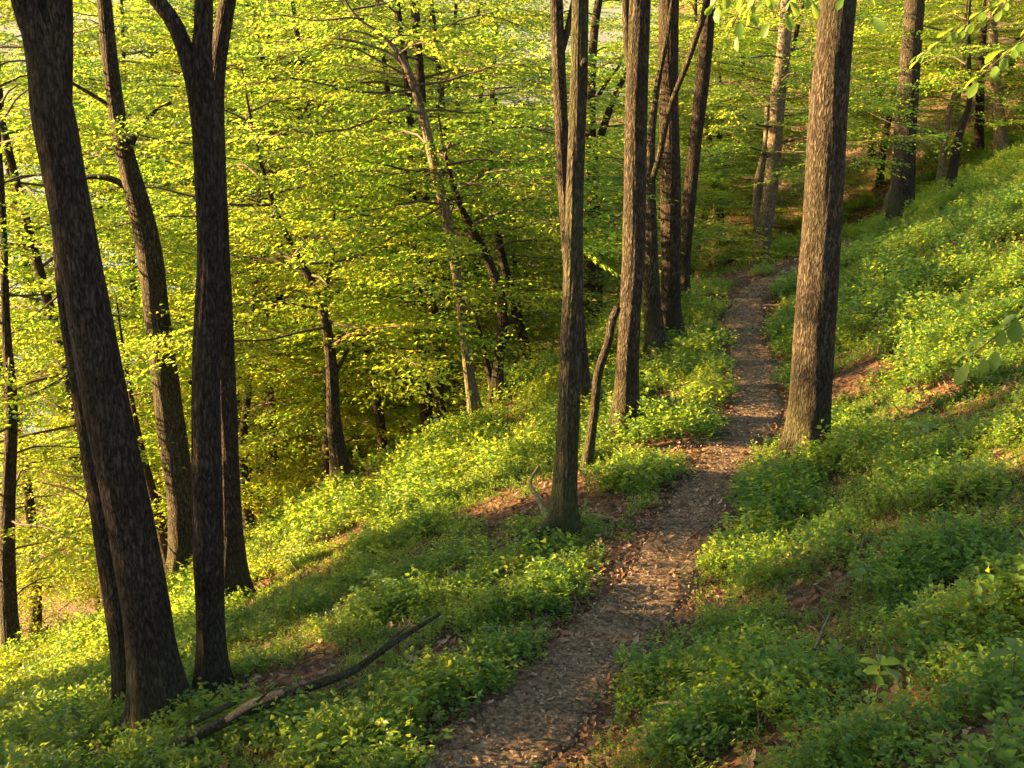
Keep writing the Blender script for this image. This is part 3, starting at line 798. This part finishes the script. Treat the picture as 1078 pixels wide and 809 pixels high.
# ------------------------------------------------------------------ ground cover and litter (uncountable)
def tuft_mesh(seed, nst, h, leaf, leaf_mat, wid=0.58):
    r = np.random.default_rng(seed)
    B, D, Nn, Ls = [], [], [], []
    V2, F2 = [], []
    for s in range(nst):
        a = r.uniform(0, 6.28); lean = r.uniform(0.1, 0.75)
        p = np.array([r.normal(0, 0.055), r.normal(0, 0.055), -0.01]); d = np.array([math.cos(a) * lean, math.sin(a) * lean, 1.0]); d /= np.linalg.norm(d)
        hh = h * r.uniform(0.55, 1.1); n = int(hh / 0.016)
        p0 = p.copy()
        for i in range(n):
            d = d + r.normal(0, 0.10, 3); d /= np.linalg.norm(d)
            p = p + d * hh / n
            if i > n * 0.22:
                for q in range(1 if i < n - 1 else 2):
                    la = r.uniform(0, 6.28)
                    B.append(p.copy()); D.append([math.cos(la), math.sin(la), r.uniform(-0.1, 0.65)])
                    Nn.append([r.normal(0, 0.6), r.normal(0, 0.6), 1]); Ls.append(leaf * r.uniform(0.65, 1.2))
        k = len(V2); w = 0.0016
        V2 += [p0 + [w, 0, 0], p0 + [-w, w, 0], p0 + [-w, -w, 0], p]
        F2 += [(k, k + 1, k + 3), (k + 1, k + 2, k + 3), (k + 2, k, k + 3)]
    B, D, Nn, Ls = map(np.array, (B, D, Nn, Ls))
    V, F = leaves_geo(B, D, Nn, Ls, width=wid, fold=0.1)
    nv = len(V); nf = len(F)
    V = np.vstack([V, np.array(V2)]); F = np.vstack([F, np.array(F2) + nv])
    o = mesh_obj('bilberry_tuft', V, F, [leaf_mat, M_TWIG], smooth=False)
    mi = np.zeros(len(F), np.int32); mi[nf:] = 1
    o.data.polygons.foreach_set('material_index', mi)
    at = o.data.attributes.new('tint', 'FLOAT', 'POINT')
    zz = np.clip(V[:, 2] / h, 0, 1)
    tv = np.full(len(V), 0.5); tv[:nv] = np.clip(np.repeat(r.normal(0.30, 0.22, len(B)), 4) + 0.4 * zz[:nv], 0, 1)
    at.data.foreach_set('value', tv.astype(np.float32))
    COL.objects.unlink(o)
    return o

def dead_leaf(seed, L, W):
    r = np.random.default_rng(seed)
    n = 5
    V, F = [], []
    cl = r.uniform(-0.5, 0.5); cw = r.uniform(0.1, 0.5); tw = r.uniform(-0.5, 0.5)
    for i in range(n):
        t = i / (n - 1); w = W * 0.5 * (math.sin(math.pi * (0.08 + 0.86 * t)) ** 0.7) * (1 + 0.25 * (-1) ** i)
        for j in (-1, 0, 1):
            V.append((L * (t - 0.5), j * w, L * cl * (t - 0.5) ** 2 * 2 + cw * abs(j) * w + tw * j * w * (t - 0.5) + 0.003))
    for i in range(n - 1):
        for j in range(2):
            k = i * 3 + j; F.append((k, k + 1, k + 4, k + 3))
    return V, F

def stuff(name, P, rot, scl, idx, sources, mat):
    me = bpy.data.meshes.new(name)
    me.vertices.add(len(P)); me.vertices.foreach_set('co', np.asarray(P, np.float32).ravel())
    for nm, tp, data, key in (('rot', 'FLOAT_VECTOR', rot, 'vector'), ('scl', 'FLOAT', scl, 'value'), ('idx', 'INT', idx, 'value')):
        a = me.attributes.new(nm, tp, 'POINT')
        a.data.foreach_set(key, np.asarray(data, np.int32 if tp == 'INT' else np.float32).ravel())
    me.materials.append(mat)
    o = bpy.data.objects.new(name, me); COL.objects.link(o)
    ng = bpy.data.node_groups.new(name + '_scatter', 'GeometryNodeTree')
    ng.interface.new_socket('Geometry', in_out='INPUT', socket_type='NodeSocketGeometry')
    ng.interface.new_socket('Geometry', in_out='OUTPUT', socket_type='NodeSocketGeometry')
    gi, go = ng.nodes.new('NodeGroupInput'), ng.nodes.new('NodeGroupOutput')
    L = ng.links.new
    jn = ng.nodes.new('GeometryNodeJoinGeometry')
    for s in sources:
        oi = ng.nodes.new('GeometryNodeObjectInfo'); oi.inputs['Object'].default_value = s
        g2 = ng.nodes.new('GeometryNodeGeometryToInstance')
        L(oi.outputs['Geometry'], g2.inputs[0]); L(g2.outputs[0], jn.inputs[0])
    ip = ng.nodes.new('GeometryNodeInstanceOnPoints')
    ip.inputs['Pick Instance'].default_value = True
    def attr(nm, tp):
        a = ng.nodes.new('GeometryNodeInputNamedAttribute'); a.data_type = tp; a.inputs['Name'].default_value = nm
        return a.outputs['Attribute']
    L(gi.outputs[0], ip.inputs['Points']); L(jn.outputs[0], ip.inputs['Instance'])
    L(attr('idx', 'INT'), ip.inputs['Instance Index'])
    L(attr('rot', 'FLOAT_VECTOR'), ip.inputs['Rotation'])
    L(attr('scl', 'FLOAT'), ip.inputs['Scale'])
    L(ip.outputs[0], go.inputs[0])
    md = o.modifiers.new('scatter', 'NODES'); md.node_group = ng
    tag(o, kind='stuff')
    return o

def jitter_grid(x0, x1, y0, y1, st):
    X, Y = np.meshgrid(np.arange(x0, x1, st), np.arange(y0, y1, st))
    X = X.ravel() + rng.uniform(-0.5, 0.5, X.size) * st * 1.1; Y = Y.ravel() + rng.uniform(-0.5, 0.5, Y.size) * st * 1.1
    return X, Y

def in_view(X, Y, m=1.2):
    return np.abs(X) < 0.49 * Y / 0.93 + m

def slope_rot(X, Y, amt):
    e = 0.08
    gxx = (hz(X + e, Y) - hz(X - e, Y)) / (2 * e); gyy = (hz(X, Y + e) - hz(X, Y - e)) / (2 * e)
    return amt * np.arctan(gyy), -amt * np.arctan(gxx)

def bare(X, Y):
    """0 where leaf litter lies bare, 1 under full cover"""
    n = fbm(X * 0.75, Y * 0.75, 51) * 0.6 + fbm(X * 2.6, Y * 2.6, 57) * 0.4
    s = path_s(X, Y)
    edge = np.where(s > 0, s - 0.25, -s - 0.27) + 0.42 * (fbm(X * 1.7, Y * 1.7, 61) - 0.5) + 0.2 * (fbm(X * 5, Y * 5, 63) - 0.5)
    thr = np.full(X.shape, 0.35)
    # bare places seen in the photo
    for (u, v, rad, amt) in [(632, 535, 0.26, 0.35), (690, 470, 0.35, 0.3), (520, 735, 0.25, 0.25), (590, 630, 0.15, 0.2), (890, 403, 0.38, 0.4), (1000, 405, 0.4, 0.25), (800, 430, 0.3, 0.3), (1060, 560, 0.3, 0.25), (930, 720, 0.25, 0.2), (1060, 790, 0.2, 0.2), (880, 620, 0.2, 0.12), (110, 650, 0.8, 0.3), (480, 690, 0.35, 0.25), (572, 535, 0.25, 0.3), (440, 790, 0.25, .2)]:
        c = BARE_C.setdefault((u, v), ground_hit(u, v))
        thr = thr + amt * np.exp(-((X - c[0]) ** 2 + (Y - c[1]) ** 2) / (rad * rad))
    far = 0.55 * sstep(17.5, 21.5, Y + 0.25 * np.clip(s, 0, 9)) * (s > 0) + (sstep(14.0, 16.0, Y) * (s < 0) * (s > -2.2) + 1.6 * sstep(12.5, 13.4, Y + 1.3 * sstep(3.0, 7.0, -s) - 0.8 * (fbm(X * 0.6, Y * 0.6, 91) - 0.5)) * (s <= -2.2))
    thr = thr + 0.25 * far
    return sstep(-0.03, 0.06, n - thr) * sstep(-0.05, 0.12, edge), edge
BARE_C = {}

tufts = [tuft_mesh(500 + i, 14 + i % 4, 0.15 + 0.02 * (i % 4), 0.032, M_BILB) for i in range(8)]
X1, Y1 = jitter_grid(-6, 6, 2.4, 9.0, 0.067); X2, Y2 = jitter_grid(-11, 15, 9.0, 28, 0.088)
X = np.concatenate([X1, X2]); Y = np.concatenate([Y1, Y2])
k = in_view(X, Y, 0.9); X, Y = X[k], Y[k]
b, edge = bare(X, Y)
k = rng.random(len(X)) < b * (0.6 + 0.4 * sstep(0.36, 0.56, fbm(X * 3.6, Y * 3.6, 79)))
for key, tr in T.items():      # leave the trunk feet free
    bs = tr[1]; k &= ((X - bs[0]) ** 2 + (Y - bs[1]) ** 2) > (tr[2][1, 3] + 0.05) ** 2
X, Y, b = X[k], Y[k], b[k]
print('bilberry tufts', len(X))
r1, r2 = slope_rot(X, Y, 0.45)
rot = np.stack([r1 + rng.normal(0, 0.12, len(X)), r2 + rng.normal(0, 0.12, len(X)), rng.uniform(0, 6.28, len(X))], 1)
hgt = 0.30 + 0.45 * fbm(X * 0.9, Y * 0.9, 71) + 1.25 * sstep(0.28, 0.75, fbm(X * 2.8, Y * 2.8, 73, 2))
scl = rng.uniform(0.52, 0.82, len(X)) * hgt * (0.65 + 0.35 * b) * np.where(Y > 9, 1.25, 1.0)
bil = stuff('bilberry_cover', np.stack([X, Y, hz(X, Y) - 0.01], 1), rot, scl, rng.integers(0, 8, len(X)), tufts, M_BILB)

def litter_sources(n, lo, hi, mat, seed):
    out = []
    for i in range(n):
        r = np.random.default_rng(seed + i)
        L_ = r.uniform(lo, hi); v_, f_ = dead_leaf(seed + i, L_, L_ * r.uniform(0.4, 0.7))
        o = mesh_obj('dead_leaf', v_, f_, mat, smooth=False); COL.objects.unlink(o); out.append(o)
    return out
lit = litter_sources(10, 0.028, 0.058, M_LITTER, 900)
X1, Y1 = jitter_grid(-6, 6, 2.6, 9.0, 0.055); X2, Y2 = jitter_grid(-11, 16, 9.0, 32, 0.10)
X = np.concatenate([X1, X2]); Y = np.concatenate([Y1, Y2]); k = in_view(X, Y, 0.9); X, Y = X[k], Y[k]
b, edge = bare(X, Y); k = rng.random(len(X)) < np.where(edge < -0.12, 0.10, 0.95) * np.where(b > 0.9, 0.5, 1.0); X, Y = X[k], Y[k]
print('litter', len(X))
r1, r2 = slope_rot(X, Y, 1.0)
rot = np.stack([r1 + rng.normal(0, 0.3, len(X)), r2 + rng.normal(0, 0.3, len(X)), rng.uniform(0, 6.28, len(X))], 1)
stuff('leaf_litter', np.stack([X, Y, hz(X, Y) + rng.uniform(0.005, 0.03, len(X))], 1), rot, rng.uniform(0.7, 1.3, len(X)), rng.integers(0, 10, len(X)), lit, M_LITTER)

chip = litter_sources(8, 0.012, 0.032, M_CHIP, 950)
X, Y = jitter_grid(-2.5, 7, 2.6, 19, 0.028)
s = path_s(X, Y); k = (np.abs(s) < 0.42 + 0.1 * rng.random(len(X))) & (rng.random(len(X)) < np.where(Y < 9, 1.0, 0.6)); X, Y = X[k], Y[k]
print('chips', len(X))
rot = np.stack([rng.normal(0, 0.4, len(X)), rng.normal(0, 0.4, len(X)), rng.uniform(0, 6.28, len(X))], 1)
stuff('path_litter', np.stack([X, Y, hz(X, Y) + 0.018 + rng.uniform(0, 0.006, len(X))], 1), rot, rng.uniform(0.6, 1.4, len(X)), rng.integers(0, 8, len(X)), chip, M_CHIP)

def stick(seed):
    r = np.random.default_rng(seed); L_ = r.uniform(0.08, 0.3); t = np.linspace(-0.5, 0.5, 6)
    P = np.stack([L_ * t, 0.06 * L_ * np.sin(5 * t + seed), 0.04 * L_ * np.cos(4 * t + seed) + 0.006], 1)
    v_, f_ = tube_geo(P, np.linspace(0.005, 0.002, 6) * r.uniform(0.6, 1.5), sides=6, seed=seed)
    o = mesh_obj('twig', v_, fix_tris(f_), M_BEECH if seed % 2 else M_TWIG); COL.objects.unlink(o); return o
sticks = [stick(i) for i in range(8)]
X, Y = jitter_grid(-8, 11, 2.6, 22, 0.3); k = in_view(X, Y, 0.9); X, Y = X[k], Y[k]
b, edge = bare(X, Y); k = rng.random(len(X)) < np.where(edge < -0.1, 0.12, 0.7); X, Y = X[k], Y[k]
r1, r2 = slope_rot(X, Y, 1.0)
rot = np.stack([r1 + rng.normal(0, 0.12, len(X)), r2 + rng.normal(0, 0.12, len(X)), rng.uniform(0, 6.28, len(X))], 1)
stuff('twig_litter', np.stack([X, Y, hz(X, Y) + rng.uniform(0.01, 0.06, len(X))], 1), rot, rng.uniform(0.7, 1.4, len(X)), rng.integers(0, 8, len(X)), sticks, M_TWIG)

# ------------------------------------------------------------------ fallen wood
def fallen(name, label, cat, pts, mat, lift=0.5, rough=0.08, raise_=None, twigs=0):
    q = []
    for i, (u, v, w) in enumerate(pts):
        P = ground_hit(u, v); dist = np.linalg.norm(P)
        r = 0.5 * w * dist / FPX
        q.append([P[0], P[1], P[2] + r * lift + (raise_[i] if raise_ else 0), r])
    q = np.array(q); base = q[0, :3].copy(); base[2] = float(hz(base[0], base[1])[0])
    q[:, :3] -= base
    q = resample(q, 0.04)
    V, F = tube_geo(q[:, :3], q[:, 3], sides=14, rough=rough, seed=int(pts[0][0]))
    fl = fix_tris(F); r = np.random.default_rng(int(pts[0][1]))
    for i in range(twigs):
        k = int(r.uniform(0.15, 0.97) * (len(q) - 2)); d = q[k + 1, :3] - q[k, :3]; d /= np.linalg.norm(d)
        d = d * r.uniform(0.5, 1.0) + r.normal(0, 0.5, 3) + [0, 0, 0.25]; d /= np.linalg.norm(d); L_ = r.uniform(0.06, 0.32)
        t_ = np.linspace(0, 1, 5)[:, None]; Pt = q[k, :3] + d * L_ * t_ + r.normal(0, 0.02, 3) * t_ ** 2
        v2, f2 = tube_geo(Pt, np.linspace(0.35, 0.12, 5) * q[k, 3], sides=6)
        fl += [tuple(a + len(V) for a in f) for f in fix_tris(f2)]; V = np.vstack([V, v2])
    o = mesh_obj(name, V, fl, mat); o.location = base
    tag(o, label, cat)
    return o
fallen('fallen_branch', 'long curved fallen branch lying across the bilberries at the bottom left', 'branch',
       [(186, 812, 12), (225, 794, 11), (262, 778, 10), (298, 766, 10), (335, 753, 9), (372, 738, 8), (396, 720, 7), (415, 706, 6), (438, 692, 5), (464, 676, 3)], M_OAK, lift=1.3,
       raise_=[0.10, 0.11, 0.12, 0.13, 0.14, 0.14, 0.14, 0.14, 0.15, 0.16], twigs=4)
fallen('bare_branch', 'short barkless orange stick lying along the long fallen branch', 'branch', [(240, 790, 6), (262, 779, 8), (285, 771, 8), (300, 766, 6)], M_BARE, lift=2.2, raise_=[0.13, 0.14, 0.15, 0.16])
fallen('mossy_stick', 'short mossy stick lying left of the long fallen branch', 'branch', [(200, 792, 6), (222, 782, 7), (250, 768, 6)], M_GREEN, lift=1.0, raise_=[0.14, 0.14, 0.14])
fallen('dark_stick', 'thin dark stick poking from the bilberries below the thick leaning oak', 'branch', [(112, 812, 5), (100, 795, 4), (88, 783, 3), (80, 778, 2)], M_DARK, lift=1.0, raise_=[0.05, 0.12, 0.16, 0.2])
fallen('mossy_log', 'short dark mossy log at the foot of the slender grey-green oak', 'log', [(553, 594, 8), (570, 582, 12), (588, 572, 13), (606, 562, 13)], M_GREEN, lift=0.8, raise_=[0.1, 0.12, 0.12, 0.1])
fallen('twisted_twig', 'twisted grey twig standing in the sunlit bilberries left of the grey-green oak', 'twig',
       [(577, 556, 7), (566, 540, 5), (558, 531, 4), (567, 523, 3)], M_BEECH, lift=1.0, raise_=[0.03, 0.1, 0.16, 0.24])
fallen('fallen_stick', 'thin pale stick lying in the bilberries at the lower right', 'twig', [(855, 712, 3), (862, 698, 3), (871, 680, 2)], M_BEECH, lift=1.0, raise_=[0.12, 0.14, 0.16])
fallen('root', 'low grey root across the litter beside the grey-green oak', 'root', [(602, 552, 8), (622, 546, 7), (642, 548, 6), (652, 552, 4)], M_BEECH, lift=0.6)

# stones
def stone(label, u, v, w):
    P = ground_hit(u, v); r = 0.5 * w * np.linalg.norm(P) / FPX
    import bmesh
    bm = bmesh.new(); bmesh.ops.create_icosphere(bm, subdivisions=3, radius=r)
    for vv in bm.verts:
        c = vv.co; k = 1 + 0.5 * (float(fbm(c.x / r * 1.2 + u, c.y / r * 1.2 + c.z / r * 2, 5)) - 0.5)
        vv.co = (c.x * k * 1.2, c.y * k * 0.9, c.z * k * 0.55)
    me = bpy.data.meshes.new('stone'); bm.to_mesh(me); bm.free()
    me.materials.append(M_BEECH); me.polygons.foreach_set('use_smooth', np.ones(len(me.polygons), bool))
    o = bpy.data.objects.new('stone', me); COL.objects.link(o); o.location = (P[0], P[1], float(hz(P[0], P[1])[0]) + r * 0.3)
    tag(o, label, 'stone')
stone('pale flat stone in the litter right of the grey-green oak foot', 628, 553, 12)
stone('pale stone among the bilberries on the right slope', 872, 588, 15)

# ------------------------------------------------------------------ young oaks and overhanging sprigs
def big_leaf_cluster(origin, n, L, r, spread=1.0, up=0.4):
    B, D, Nn, Ls = [], [], [], []
    for i in range(n):
        a = i * 6.28 / n + r.uniform(-0.3, 0.3)
        B.append(origin); D.append([math.cos(a) * spread, math.sin(a) * spread, r.uniform(-0.1, up)])
        Nn.append([r.normal(0, 0.25), r.normal(0, 0.25), 1]); Ls.append(L * r.uniform(0.75, 1.15))
    return B, D, Nn, Ls

def broad_leaf_mesh(name, B, D, Nn, Ls, parent, mat, seed):
    """lobed oval blades, 9 points along the rim"""
    r = np.random.default_rng(seed)
    B, D, Nn, Ls = map(lambda a: np.array(a, float), (B, D, Nn, Ls))
    D /= np.linalg.norm(D, axis=1)[:, None]; S = np.cross(Nn, D); S /= np.linalg.norm(S, axis=1)[:, None]; U = np.cross(D, S)
    prof = [(0.0, 0.01), (0.15, 0.10), (0.3, 0.2), (0.42, 0.19), (0.58, 0.28), (0.70, 0.25), (0.82, 0.24), (0.93, 0.13), (1.0, 0.02)]
    V, F, tint = [], [], []
    for i in range(len(B)):
        k = len(V); t0 = r.uniform(0.2, 0.9)
        for (t, w) in prof:
            c = B[i] + D[i] * Ls[i] * t - U[i] * Ls[i] * 0.22 * t * t
            V += [c + S[i] * w * Ls[i] + U[i] * w * Ls[i] * 0.3, c, c - S[i] * w * Ls[i] + U[i] * w * Ls[i] * 0.3]
            tint += [t0] * 3
        for q in range(len(prof) - 1):
            a = k + q * 3
            F += [(a, a + 1, a + 4, a + 3), (a + 1, a + 2, a + 5, a + 4)]
    o = mesh_obj(name, V, F, mat, parent)
    at = o.data.attributes.new('tint', 'FLOAT', 'POINT'); at.data.foreach_set('value', np.array(tint, np.float32))
    return o

def seedling(label, u, v, L, h, n, seed):
    r = np.random.default_rng(seed)
    P = ground_hit(u, v); P[2] = float(hz(P[0], P[1])[0])
    root = empty('oak_seedling', P); tag(root, label, 'seedling')
    tp = np.array([[0, 0, -0.03], [0.01, 0, h * 0.5], [0.015, 0.01, h]])
    tube_obj('stem', tp, [0.003, 0.0025, 0.002], M_TWIG, root, sides=6)
    B, D, Nn, Ls = big_leaf_cluster(tp[2], n, L, r)
    B2, D2, N2, L2 = big_leaf_cluster(tp[1] * 0.4 + tp[2] * 0.6, max(2, n - 2), L * 0.9, r)
    broad_leaf_mesh('leaves', B + B2, D + D2, Nn + N2, Ls + L2, root, M_OAKLEAF, seed)
seedling('oak seedling with broad leaves in the sunlit patch at the lower right', 918, 752, 0.085, 0.2, 5, 1)
seedling('oak seedling with broad leaves right of the big rough-barked oak', 962, 488, 0.11, 0.26, 5, 2)
seedling('small oak seedling standing alone in the green at the lower right', 902, 655, 0.07, 0.26, 3, 3)
seedling('oak seedling near the right edge at the bottom', 1058, 745, 0.085, 0.2, 4, 4)
seedling('tiny oak seedling by the lower end of the fallen branch near the path', 430, 775, 0.07, 0.2, 5, 5)

# an oak sapling just right of the frame reaches its leafy branches in
def sapling(label, x, y, H, arms, seed):
    r = np.random.default_rng(seed)
    z = float(hz(x, y)[0]); root = empty('oak_sapling', (x, y, z)); tag(root, label, 'sapling')
    hs = np.linspace(-0.2, H, 14)
    ax = np.stack([0.05 * np.sin(hs * 2), 0.04 * np.cos(hs * 1.6), hs], 1)
    tube_obj('trunk', ax, 0.03 * (1 - 0.75 * (hs + 0.2) / (H + 0.2)), M_BEECH, root, sides=10)
    B, D, Nn, Ls = [], [], [], []
    for (u, v, Y, L, n, h) in arms:
        d = pix_dir(u, v); tip = d * (Y / d[1]) - np.array([x, y, z])
        p0 = np.array([np.interp(h, hs, ax[:, c]) for c in range(3)])
        t = np.linspace(0, 1, 8)[:, None]
        P = p0 * (1 - t) + tip * t + np.array([0, 0, 1]) * 0.12 * np.sin(math.pi * t)
        tube_obj('branch', P, np.linspace(0.010, 0.003, 8), M_TWIG, root, sides=6)
        m = n * 2
        for i in range(m):
            tt = 0.55 + 0.45 * i / max(1, m - 1)
            q = np.array([np.interp(tt, t[:, 0], P[:, c]) for c in range(3)])
            dirv = (P[-1] - P[-2]); dirv /= np.linalg.norm(dirv)
            sd = 1 if i % 2 else -1
            side = np.array([-dirv[1], dirv[0], 0]) * sd
            w = 0.15 if i == m - 1 else r.uniform(0.6, 1.2)
            q = q + side * r.uniform(0, 0.09) + np.array([0, 0, r.uniform(-0.05, 0.03)])
            B.append(q); D.append(dirv * 0.8 + side * w + np.array([0, 0, r.uniform(-0.35, 0.05)]))
            Nn.append([r.normal(0, 0.3), r.normal(0, 0.3), 1]); Ls.append(L * r.uniform(0.75, 1.15))
    broad_leaf_mesh('leaves', B, D, Nn, Ls, root, M_OAKLEAF, seed)
sapling('oak sapling at the right edge reaching one leafy twig into view', 3.3, 5.6, 1.3, [(1016, 380, 5.4, 0.13, 8, 1.0), (1100, 330, 5.2, 0.13, 8, 1.2)], 5)
sapling('taller oak sapling at the upper right edge with hanging leaf sprays', 6.1, 10.0, 3.6, [(965, 62, 9.6, 0.10, 20, 2.9), (1030, 82, 9.0, 0.13, 12, 2.7), (1020, 30, 9.8, 0.10, 16, 3.2), (1050, 8, 9.4, 0.10, 14, 3.4), (1120, 90, 8.4, 0.11, 14, 2.8)], 6)

# leafy low spray of an oak in front of the big trunk, at the top of the frame
def low_branch(parent, base, start, arms, seed, L):
    r = np.random.default_rng(seed); B, D, Nn, Ls = [], [], [], []
    for (u, v, Y, n) in arms:
        d = pix_dir(u, v); tip = d * (Y / d[1]) - np.array(base)
        p0 = np.array(start); t = np.linspace(0, 1, 8)[:, None]
        P = p0 * (1 - t) + tip * t + np.array([0, 0, 1]) * 0.25 * np.sin(math.pi * t)
        tube_obj('branch', P, np.linspace(0.012, 0.003, 8), M_TWIG, parent, sides=6)
        for i in range(n):
            tt = 0.4 + 0.6 * i / max(1, n - 1); q = np.array([np.interp(tt, t[:, 0], P[:, c]) for c in range(3)])
            dirv = P[-1] - P[-2]; dirv /= np.linalg.norm(dirv); side = np.array([-dirv[1], dirv[0], 0]) * (1 if i % 2 else -1)
            q = q + side * r.uniform(0, 0.12) + np.array([0, 0, r.uniform(-0.07, 0.03)])
            B.append(q); D.append(dirv * 0.7 + side * r.uniform(0.4, 1.2) + np.array([0, 0, r.uniform(-0.6, 0.0)]))
            Nn.append([r.normal(0, 0.3), r.normal(0, 0.3), 1]); Ls.append(L * r.uniform(0.7, 1.15))
    broad_leaf_mesh('low_leaves', B, D, Nn, Ls, parent, M_OAKLEAF, seed)
rt, bs, Rr = T['W']
i = int(np.argmin(np.abs(Rr[:, 2] - 3.9)))
low_branch(rt, bs, Rr[i, :3], [(790, 12, 6.8, 30), (770, 30, 7.0, 30), (815, 20, 6.4, 26), (840, 5, 6.3, 22), (750, 8, 7.2, 26), (905, 12, 6.0, 14)], 9, 0.10)

# ------------------------------------------------------------------ air
m, nt, out = new_mat('thin_haze')
pv_ = nt.nodes.new('ShaderNodeVolumePrincipled'); pv_.inputs['Density'].default_value = HAZE
pv_.inputs['Color'].default_value = (0.86, 0.92, 1.0, 1); pv_.inputs['Anisotropy'].default_value = 0.2
nt.links.new(pv_.outputs[0], out.inputs['Volume'])
a_, zb, zt = 5600.0, -60.0, 420.0
hv = [(sx * a_, sy * a_, z) for z in (zb, zt) for sx, sy in ((-1, -1), (1, -1), (1, 1), (-1, 1))]
hf = [(0, 3, 2, 1), (4, 5, 6, 7), (0, 1, 5, 4), (1, 2, 6, 5), (2, 3, 7, 6), (3, 0, 4, 7)]
tag(mesh_obj('haze', hv, hf, m, smooth=False), kind='stuff')

# ------------------------------------------------------------------ light
SUN_EL, SUN_AZ = R(16.0), R(-5.0)        # light travels along +x, a touch along +y
ldir = Vector((math.cos(SUN_EL) * math.cos(SUN_AZ), math.cos(SUN_EL) * math.sin(SUN_AZ), -math.sin(SUN_EL)))
sd = bpy.data.lights.new('sun', 'SUN'); sd.energy = 5.0; sd.angle = R(0.6); sd.color = (1.0, 0.61, 0.24)
so = bpy.data.objects.new('sun', sd); COL.objects.link(so); so.location = (-30, 0, 20)
so.rotation_euler = ldir.to_track_quat('-Z', 'Y').to_euler()
w = bpy.data.worlds.new('World'); scene.world = w; w.use_nodes = True
nt = w.node_tree; bg = nt.nodes['Background']
sky = nt.nodes.new('ShaderNodeTexSky'); sky.sky_type = 'NISHITA'; sky.sun_disc = False
sky.sun_elevation = SUN_EL
# sun direction vector points to -x: sky rotation measured clockwise from +y
sv = -ldir
sky.sun_rotation = math.atan2(sv.x, sv.y)
sky.air_density = 1.2; sky.dust_density = 1.0; sky.ozone_density = 1.0
nt.links.new(sky.outputs[0], bg.inputs['Color']); bg.inputs['Strength'].default_value = 0.05

scene.view_settings.view_transform = 'Standard'
scene.view_settings.look = 'None'
scene.view_settings.exposure = 3.45
scene.view_settings.gamma = 1.0
scene.render.engine = 'CYCLES'
scene.cycles.max_bounces = 8
scene.cycles.diffuse_bounces = 4
scene.cycles.transmission_bounces = 6
scene.cycles.use_denoising = True
